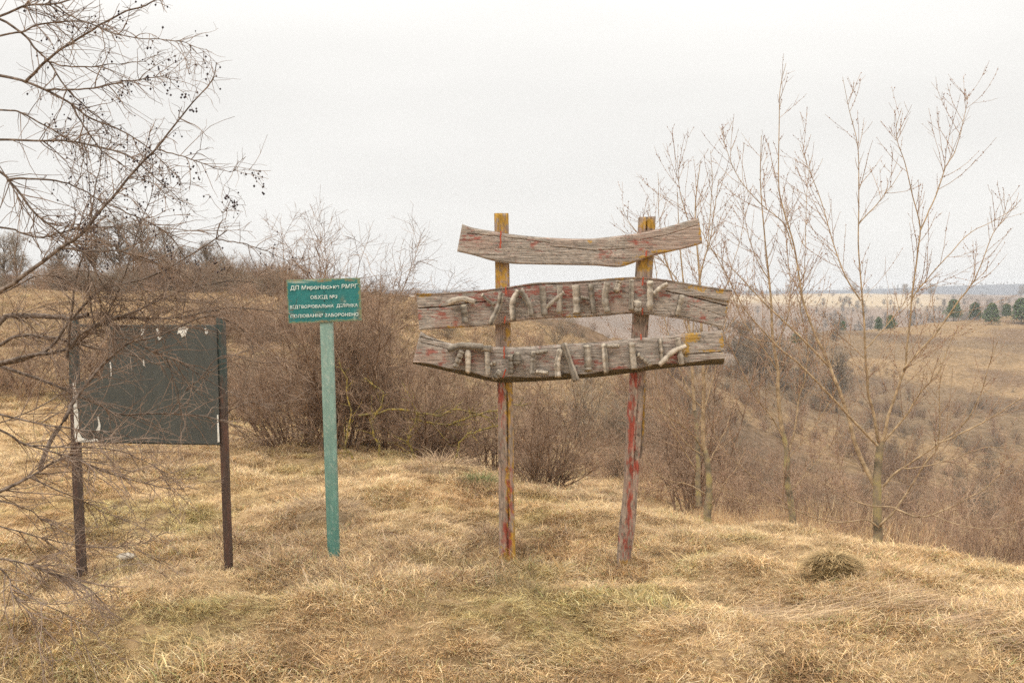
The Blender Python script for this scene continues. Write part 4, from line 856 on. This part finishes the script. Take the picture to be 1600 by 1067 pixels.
for k, (px, py, Y, H, w, lab) in enumerate([
    (1490, 499, 330, 8.5, 1.15, 'broad dark pine, leftmost of the pines standing behind the right sapling limbs'), (1523, 497, 335, 7.0, 1.0, 'narrow pine just right of the broad dark pine'),
    (1550, 508, 305, 8.2, 1.05, 'rounded pine standing lowest in front of the hilltop row'), (1573, 496, 340, 6.2, .9, 'small distant pine right of the rounded one'), (1596, 503, 310, 9.5, 1.2, 'pine cut by the right edge of the picture'),
    (1373, 509, 290, 5.2, .8, 'small pine left of a pair on the hill crest beyond the tall young tree'), (1392, 510, 290, 5.6, 1.0, 'wider pine, right of a pair on the hill crest beyond the tall young tree'), (1317, 519, 275, 3.6, .9, 'smallest pine on the crest left of the tall young tree middle stem'),
    (1245, 530, 262, 4.0, 1.3, 'low dark pine at the left end of the far hill crest')]):
    t = thing('pine_tree', lab, 'tree', (0, 0, 0), 'pines on the far hill'); tr, cr = PM[k % 2]
    for nm, me in (('trunk', tr), ('crown', cr)): o = bpy.data.objects.new(nm, me); COL.objects.link(o); o.parent = t
    t.location = at(px, Y); t.rotation_euler = (0, 0, k); H *= .8; t.scale = (H / 8 * w, H / 8 * w, H / 8)

# ------------------------------------------------------------------ scattering (uncountable growth)
def scatter(name, pts, rot, scl, idx, meshes, label_kind='stuff', **props):
    coll = bpy.data.collections.new(name + '_pieces')
    for k, me in enumerate(meshes):
        o = bpy.data.objects.new('%s_piece_%02d' % (name, k), me); coll.objects.link(o)
    me = bpy.data.meshes.new(name); me.vertices.add(len(pts)); me.vertices.foreach_set('co', np.asarray(pts, np.float32).ravel())
    a = me.attributes.new('rot', 'FLOAT_VECTOR', 'POINT'); a.data.foreach_set('vector', np.asarray(rot, np.float32).ravel())
    a = me.attributes.new('scl', 'FLOAT_VECTOR', 'POINT'); a.data.foreach_set('vector', np.asarray(scl, np.float32).ravel())
    a = me.attributes.new('idx', 'INT', 'POINT'); a.data.foreach_set('value', np.asarray(idx, np.int32))
    o = link(name, me, kind='stuff', **props)
    ng = bpy.data.node_groups.new(name, 'GeometryNodeTree')
    ng.interface.new_socket('Geometry', in_out='INPUT', socket_type='NodeSocketGeometry'); ng.interface.new_socket('Geometry', in_out='OUTPUT', socket_type='NodeSocketGeometry')
    N, L = ng.nodes, ng.links; gi = N.new('NodeGroupInput'); go = N.new('NodeGroupOutput')
    ci = N.new('GeometryNodeCollectionInfo'); ci.inputs['Collection'].default_value = coll; ci.inputs['Separate Children'].default_value = True; ci.inputs['Reset Children'].default_value = True
    ip = N.new('GeometryNodeInstanceOnPoints'); ip.inputs['Pick Instance'].default_value = True
    def na(nm, ty): n = N.new('GeometryNodeInputNamedAttribute'); n.data_type = ty; n.inputs['Name'].default_value = nm; return n.outputs['Attribute']
    L.new(gi.outputs[0], ip.inputs['Points']); L.new(ci.outputs[0], ip.inputs['Instance']); L.new(na('idx', 'INT'), ip.inputs['Instance Index'])
    L.new(na('rot', 'FLOAT_VECTOR'), ip.inputs['Rotation']); L.new(na('scl', 'FLOAT_VECTOR'), ip.inputs['Scale'])
    L.new(ip.outputs[0], go.inputs[0])
    md = o.modifiers.new(name, 'NODES'); md.node_group = ng
    return o

STRAW = np.array([[.78, .60, .33], [.68, .49, .26], [.52, .36, .19], [.84, .70, .46], [.40, .29, .19], [.66, .45, .21], [.40, .40, .17], [.27, .19, .125]])
STRAW_P = np.array([.2, .2, .15, .13, .1, .1, .06, .06])
def blades(rng, n, rad, L, tilt, curl, wid, nseg=4, cols=None, flow=0.6, pal=STRAW, pp=STRAW_P, z0=-.02, tadd=0):
    """grass blades: curved ribbons rising, arching and lying over towards +x"""
    base = np.stack([rng.normal(size=n) * rad, rng.normal(size=n) * rad, np.full(n, z0)], -1)
    az = rng.normal(size=n) * (1 - flow) * 2.6; ti = np.radians(rng.uniform(tilt[0], tilt[1], n)) + tadd
    ln = rng.uniform(L[0], L[1], n); cu = rng.uniform(curl[0], curl[1], n); w = rng.uniform(wid[0], wid[1], n); twist = rng.normal(size=n) * .9
    pts = np.empty((n, nseg + 1, 3)); pts[:, 0] = base; sidev = np.empty((n, nseg + 1, 3))
    for k in range(nseg + 1):
        d = np.stack([np.sin(ti) * np.cos(az), np.sin(ti) * np.sin(az), np.cos(ti)], -1)
        s = np.stack([-np.sin(az + twist), np.cos(az + twist), np.zeros(n)], -1); sidev[:, k] = s
        if k < nseg: pts[:, k + 1] = pts[:, k] + d * (ln / nseg)[:, None]
        ti = ti + cu / nseg; az = az + rng.normal(size=n) * .22
    pts[..., 2] = np.maximum(pts[..., 2], z0)
    ww = w[:, None] * np.array([.8, 1, .9, .6, .12][:nseg + 1] if nseg == 4 else np.linspace(1, .15, nseg + 1))[None]
    A = pts + sidev * ww[..., None] / 2; B = pts - sidev * ww[..., None] / 2
    V = np.stack([A, B], 2).reshape(-1, 3); k = np.arange(nseg) * 2
    q = np.stack([k, k + 1, k + 3, k + 2], -1)[None] + (np.arange(n) * (nseg + 1) * 2)[:, None, None]
    c = (pal * [1.0, .98, .99])[rng.choice(len(pal), n, p=pp)] * rng.uniform(.75, 1.2, n)[:, None]
    return V, q.reshape(-1, 4), np.repeat(c, (nseg + 1) * 2, 0)
tufts = []
for k in range(10):
    rg = np.random.RandomState(100 + k)
    lay = k % 5
    kw = [dict(tilt=(35, 80), curl=(.3, 1.6), flow=.55), dict(tilt=(15, 65), curl=(.6, 2.2), flow=.3), dict(tilt=(60, 88), curl=(-.1, .5), flow=.75), dict(tilt=(25, 75), curl=(.4, 1.9), flow=.4), dict(tilt=(10, 50), curl=(.5, 2.4), flow=.2)][lay]
    V, Q, C = blades(rg, 66, .038, (.030, .112) if lay != 4 else (.025, .09), wid=(.0022, .0044), **kw)
    tufts.append(new_mesh('dry_grass_tuft', V, Q, mat=M_grass, col=C, smooth=False))
for k in range(4):      # coarser, browner growth of the slopes
    rg = np.random.RandomState(140 + k)
    V, Q, C = blades(rg, 62, .055, (.05, .15), (15, 70), (.3, 1.8), (.0025, .0048), flow=.3, pal=STRAW * [.62, .58, .60], pp=STRAW_P)
    tufts.append(new_mesh('dry_grass_tuft', V, Q, mat=M_grass, col=C, smooth=False))
rg = np.random.RandomState(3)
def field_points(rho0, Y0, Y1, ulo=-500, uhi=2500, p=2.0, Yk=7.0, minr=2.5, mask=None):
    ly = np.linspace(Y0, Y1, 600); dens = rho0 * np.minimum(1, (Yk / ly) ** p) * ly * (uhi - ulo) / F
    cum = np.r_[0, np.cumsum((dens[1:] + dens[:-1]) / 2 * np.diff(ly))]; n = int(cum[-1])
    Y = np.interp(rg.uniform(0, cum[-1], n), cum, ly); u = rg.uniform(ulo, uhi, n); x = (u - 800) / F * Y
    return x, Y, u
x, Y, u = field_points(800, 2.6, 70)
n = len(x); z = height(x, Y)
flow = fbm(x * .7, Y * .7, 61, 3) * 14; cl = fbm(x * 3.0, Y * 3.0, 62, 3)
s = (.54 + .48 * sm(.35, .7, cl) + rg.uniform(-.12, .18, n)) * (1 + .55 * np.minimum(sm(7, 45, Y), 1) * 2.2)
s *= 1 + .4 * sm(.45, .2, fbm(x * .5, Y * .5, 66, 2))
rot = np.stack([rg.normal(size=n) * .15, rg.normal(size=n) * .15, flow + rg.normal(size=n) * .7], -1)
idx = np.where(cl > .52, rg.choice([0, 1, 3, 4, 5, 6, 8, 9], n), rg.choice([0, 2, 3, 5, 7, 8], n))
idx = np.where(rg.uniform(0, 1, n) < .75 * sm(10, 26, Y + 8 * (fbm(x * .25, Y * .25, 67, 3) - .5)) + .25 * sm(.55, .7, fbm(x * .8, Y * .8, 68, 3)), rg.choice([10, 11, 12, 13], n), idx)
pts_ = np.stack([x, Y, z + .004], -1); scl_ = np.stack([s * 1.05, s * 1.05, s * .85], -1)
for bpx, bY in ((793, SY), (975, SY), (521, GY), (125, BY), (355, BY)):     # longer grass left standing round the posts
    k = 26; a = rg.uniform(0, 6.28, k); q = rg.uniform(.05, .13, k); bx = (bpx - 800) / F * bY + np.cos(a) * q; by = bY + .04 + np.sin(a) * q
    pts_ = np.vstack([pts_, np.stack([bx, by, height(bx, by)], -1)]); rot = np.vstack([rot, np.stack([a * 0, a * 0, a + rg.normal(size=k) * .5], -1)])
    ss = rg.uniform(.6, 1.15, k)[:, None]; scl_ = np.vstack([scl_, ss * [[.8, .8, 1.1]]]); idx = np.r_[idx, rg.choice([1, 4, 6, 9, 10, 12], k)]
scatter('dry_grass', pts_, rot, scl_, idx, tufts)
print('grass tufts', n)

# tall straw and weeds along the break of slope and down it
wt = []
PALR = np.array([[.36, .20, .12], [.42, .28, .16], [.28, .15, .10], [.55, .42, .25]]); PRR = np.array([.35, .3, .2, .15])
for k in range(4):
    r_ = np.random.RandomState(200 + k); V, Q, C = blades(r_, 34, .10, (.22, .5), (0, 32), (.05, .5), (.003, .005), flow=.1, pal=PALR if k % 2 else STRAW[[0, 1, 3, 5]], pp=PRR)
    wt.append(new_mesh('weed_tuft', V, Q, mat=M_grass, col=C, smooth=False))
Yc_u = [950, 1000, 1150, 1280, 1450, 1620, 1900]; Yc = [7.9, 7.7, 7.2, 7.0, 6.6, 6.1, 5.8]
n = 5200; u = rg.uniform(1000, 1850, n); Y = np.interp(u, Yc_u, Yc) + rg.exponential(6, n) + .05; x = (u - 800) / F * Y
s = rg.uniform(.5, 1.2, n) * (1 + .04 * np.minimum(Y - 6, 30)) * (.45 + .55 * sm(.35, .6, fbm(x * .4, Y * .4, 71, 2)))
s = s * (.3 + .7 * sm(0, 1.6, Y - np.interp(u, Yc_u, Yc))) * (.45 + .55 * sm(1150, 1350, u))
scatter('tall_weeds', np.stack([x, Y, height(x, Y)], -1), np.stack([rg.normal(size=n) * .1, rg.normal(size=n) * .1, rg.uniform(0, 6.28, n)], -1), np.stack([s, s, s], -1), rg.choice([0, 1, 2, 3], n, p=[.2, .35, .2, .25]), wt)

# thicket over the slopes
def join_meshes(name, ms, mat):
    Vs, Qs, o = [], [], 0
    for m_ in ms:
        v = np.empty(len(m_.vertices) * 3, np.float32); m_.vertices.foreach_get('co', v); l = np.empty(len(m_.loops), np.int32); m_.loops.foreach_get('vertex_index', l)
        Vs.append(v.reshape(-1, 3)); Qs.append(l.reshape(-1, 4) + o); o += len(m_.vertices)
    return new_mesh(name, np.concatenate(Vs), np.concatenate(Qs), mat=mat)
UM = [join_meshes('undergrowth_piece', V_A, M_shrubred), join_meshes('undergrowth_piece', V_B, M_shrubgrey), join_meshes('undergrowth_piece', V_C, M_shrub), join_meshes('undergrowth_piece', T_A, M_shrubgrey)]
pts, rots, scls, ids = [], [], [], []
def add_under(n, ulo, uhi, Y0, Y1, smin, smax, probs, seed, thr=.45):
    r_ = np.random.RandomState(seed); u = r_.uniform(ulo, uhi, n); Y = np.exp(r_.uniform(math.log(Y0), math.log(Y1), n)); x = (u - 800) / F * Y
    keep = fbm(x / Y0 * 1.3 + seed, Y / Y0 * 1.3, seed, 3) > thr; x, Y = x[keep], Y[keep]; k = len(x)
    s = r_.uniform(smin, smax, k)[:, None] * np.array([[1.15, 1.15, 1]])
    pts.append(np.stack([x, Y, height(x, Y)], -1)); rots.append(np.stack([np.zeros(k), np.zeros(k), r_.uniform(0, 6.28, k)], -1)); scls.append(s); ids.append(r_.choice(4, k, p=probs))
add_under(110, 990, 1800, 12, 26, .2, .45, [.6, .1, .3, 0], 1, .42)
add_under(260, 960, 1800, 24, 70, .35, .85, [.45, .2, .35, 0], 2, .47)
add_under(520, 1000, 1800, 70, 190, .5, 1.2, [.3, .3, .4, 0], 3, .48)
add_under(1300, 1150, 1800, 190, 340, .25, .7, [.2, .5, .3, 0], 4, .54)
add_under(120, 560, 1000, 14, 30, .12, .4, [.6, .2, .2, 0], 5, .5)
add_under(260, 560, 1010, 30, 100, .2, .6, [.4, .4, .2, 0], 15, .45)
add_under(1100, -200, 500, 14, 62, .12, .5, [.45, .3, .25, 0], 17, .44)
add_under(420, -150, 470, 58, 92, .5, 1.2, [.1, .6, .3, 0], 16, .42)
add_under(170, -200, 600, 26, 88, .3, .9, [.3, .4, .3, 0], 6, .55)
add_under(110, 1000, 1330, 130, 235, .8, 1.5, [.0, .7, .1, .2], 7, .3)
scatter('undergrowth', np.vstack(pts), np.vstack(rots), np.vstack(scls), np.concatenate(ids), UM)
pts, rots, scls, ids = [], [], [], []
add_under(900, 1000, 1900, 430, 790, .8, 1.5, [.1, .3, .2, .4], 8, .42)
add_under(900, 600, 2000, 1450, 2300, .7, 1.2, [.0, .6, .2, .2], 9, .3)
add_under(60, 1100, 1900, 820, 1400, 1.5, 3, [.0, .3, .2, .5], 10, .45)
scatter('far_woods', np.vstack(pts), np.vstack(rots), np.vstack(scls), np.concatenate(ids), UM)

# ------------------------------------------------------------------ single clumps and heaps that stand out in the turf
PAL_OL = np.array([[.46, .32, .15], [.32, .22, .105], [.56, .41, .20], [.22, .165, .075]]); PAL_GR = np.array([[.16, .20, .07], [.24, .25, .10], [.30, .24, .13], [.10, .13, .05]])
PAL_BR = np.array([[.38, .27, .16], [.28, .19, .12], [.48, .36, .21], [.20, .14, .09]])
def heap(name, label, cat, px, py, w, h, pal, n, L, seed, style=((35, 80), (.5, 1.5), .5, .6), aspect=.8, group=None):
    Y = EYE / ((py - HORIZON) / F); r_ = np.random.RandomState(seed); sc = Y / F; W = w * sc / 2; Hh = h * sc
    loc = np.array([(px - 800) * sc, Y, 0.]); loc[2] = float(height(loc[:1], loc[1:2])[0])
    a = r_.uniform(0, 2 * math.pi, n); e = r_.uniform(0, 1, n) ** .6
    bx = np.cos(a) * e * W; by = np.sin(a) * e * W * aspect; bz = Hh * np.sqrt(np.clip(1 - e ** 2.4, 0, 1))
    V, Q, C = blades(r_, n, 0.0, L, style[0], style[1], (.002, .0042), tadd=e * style[2], flow=.9, pal=pal, pp=np.full(4, .25), z0=-3)
    V = V.reshape(n, -1, 3); V[..., 2] += 3
    az_ = a + r_.normal(size=n) * .7; ca, sa = np.cos(az_), np.sin(az_)
    X = V[..., 0] * ca[:, None] - V[..., 1] * sa[:, None]; Yy = V[..., 0] * sa[:, None] + V[..., 1] * ca[:, None]
    V = np.stack([X + bx[:, None], Yy + by[:, None], V[..., 2] + bz[:, None] - .02], -1) ; V[..., 2] = np.maximum(V[..., 2], .005)
    t = thing(name, label, cat, loc, group)
    link('blades', new_mesh('blades', V.reshape(-1, 3) + loc, Q, mat=M_clump, col=C, smooth=False), t, kind='stuff')
    # earth core under the blades
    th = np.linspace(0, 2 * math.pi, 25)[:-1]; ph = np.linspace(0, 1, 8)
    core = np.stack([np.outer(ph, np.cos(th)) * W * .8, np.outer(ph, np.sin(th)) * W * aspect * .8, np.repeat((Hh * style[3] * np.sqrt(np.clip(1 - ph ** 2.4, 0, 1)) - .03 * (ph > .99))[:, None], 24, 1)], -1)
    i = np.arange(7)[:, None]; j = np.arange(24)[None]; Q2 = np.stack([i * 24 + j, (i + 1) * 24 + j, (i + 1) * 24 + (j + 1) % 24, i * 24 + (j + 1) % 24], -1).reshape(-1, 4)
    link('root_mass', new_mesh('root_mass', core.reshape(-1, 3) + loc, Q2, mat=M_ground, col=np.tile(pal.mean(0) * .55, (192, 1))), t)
M_clump = mat_tint('clump_blades', fine=.1, fscale=30, rough=.75, spec=.2, transl=.12)
heap('grass_tussock', 'domed olive-brown grass tussock with dark hollow below it, right foreground', 'tussock', 1308, 916, 92, 46, PAL_OL, 3200, (.05, .13), 1, style=((50, 88), (.6, 1.4), .85, .88))
heap('grass_tuft', 'small green grass tuft at the foot of the shrubs left of the left sign post', 'tuft', 748, 772, 74, 17, PAL_GR, 500, (.05, .13), 2, style=((10, 60), (.5, 1.6), .3, .3))
heap('grass_heap', 'low grey-brown heap of dead stalks just right of the green sign post', 'heap', 505, 808, 130, 26, PAL_BR, 700, (.08, .24), 3, style=((30, 85), (.3, 1.4), .3, .3))
heap('straw_heap', 'pale straw heap under the tangled shrub', 'heap', 690, 748, 110, 20, PAL_BR * 1.25, 600, (.10, .28), 4, style=((30, 85), (.3, 1.4), .3, .3))
heap('brown_tuft', 'brown grass tuft leaning against the foot of the left sign post', 'tuft', 765, 850, 60, 26, PAL_BR, 500, (.06, .16), 5, style=((15, 70), (.3, 1.6), .3, .3))
# flattened grey straw swath, right foreground
r_ = np.random.RandomState(9); n = 900; V, Q, C = blades(r_, n, 0, (.10, .28), (70, 89), (-.05, .5), (.002, .0036), flow=.8, pal=PAL_BR * 1.35, pp=np.full(4, .25), z0=-3)
V = V.reshape(n, -1, 3); V[..., 2] += 3; sel = r_.uniform(0, 1, n)
cx = 1150 + sel * 480; cy = 950 + sel * 40 + r_.normal(size=n) * 13 + 12 * np.sin(sel * 9)
Yb = EYE / ((cy - HORIZON) / F); bx = (cx - 800) / F * Yb; bz = height(bx, Yb) + .05
X = V[..., 0] + bx[:, None]; YY = V[..., 1] * 1 + Yb[:, None] - V[..., 0] * .25
link('flattened_straw', new_mesh('flattened_straw', np.stack([X, YY, V[..., 2] + bz[:, None]], -1).reshape(-1, 3), Q, mat=M_clump, col=C, smooth=False), kind='stuff')
# stone
c = P(196, 866, 6.3); r_ = np.random.RandomState(2); bm_v = []
th = np.linspace(0, 2 * math.pi, 13)[:-1]; ph = np.linspace(-1.2, math.pi / 2, 7)
for p_ in ph: bm_v += [[math.cos(t_) * math.cos(p_) * .055, math.sin(t_) * math.cos(p_) * .04, math.sin(p_) * .028] for t_ in th]
bm_v = np.array(bm_v) * (1 + .18 * r_.uniform(-1, 1, (len(bm_v), 1)))
Q = [[i * 12 + j, i * 12 + (j + 1) % 12, (i + 1) * 12 + (j + 1) % 12, (i + 1) * 12 + j] for i in range(6) for j in range(12)]
gz_ = float(height(c[0:1], c[1:2])[0])
so = link('stone', new_mesh('stone', bm_v, Q, mat=M_stone), label='small pale stone in the grass between the notice board posts', category='stone'); so.location = (c[0], c[1], gz_ + .03)

# ------------------------------------------------------------------ haze over the far hills
hz = bpy.data.materials.new('haze'); hz.use_nodes = True; hn = hz.node_tree.nodes; hn.clear()
ho = hn.new('ShaderNodeOutputMaterial'); hv = hn.new('ShaderNodeVolumePrincipled'); hv.inputs['Color'].default_value = (.93, .955, 1.0, 1); hv.inputs['Density'].default_value = .00036; hv.inputs['Anisotropy'].default_value = .2
hz.node_tree.links.new(hv.outputs[0], ho.inputs['Volume'])
z0, z1_, e = -40, 30, 2520
V = [(sx * e, sy * e, zz) for zz in (z0, z1_) for sx, sy in ((-1, -1), (1, -1), (1, 1), (-1, 1))]
link('haze', new_mesh('haze', V, [[3, 2, 1, 0], [4, 5, 6, 7], [0, 1, 5, 4], [1, 2, 6, 5], [2, 3, 7, 6], [3, 0, 4, 7]], smooth=False, mat=hz), kind='stuff')
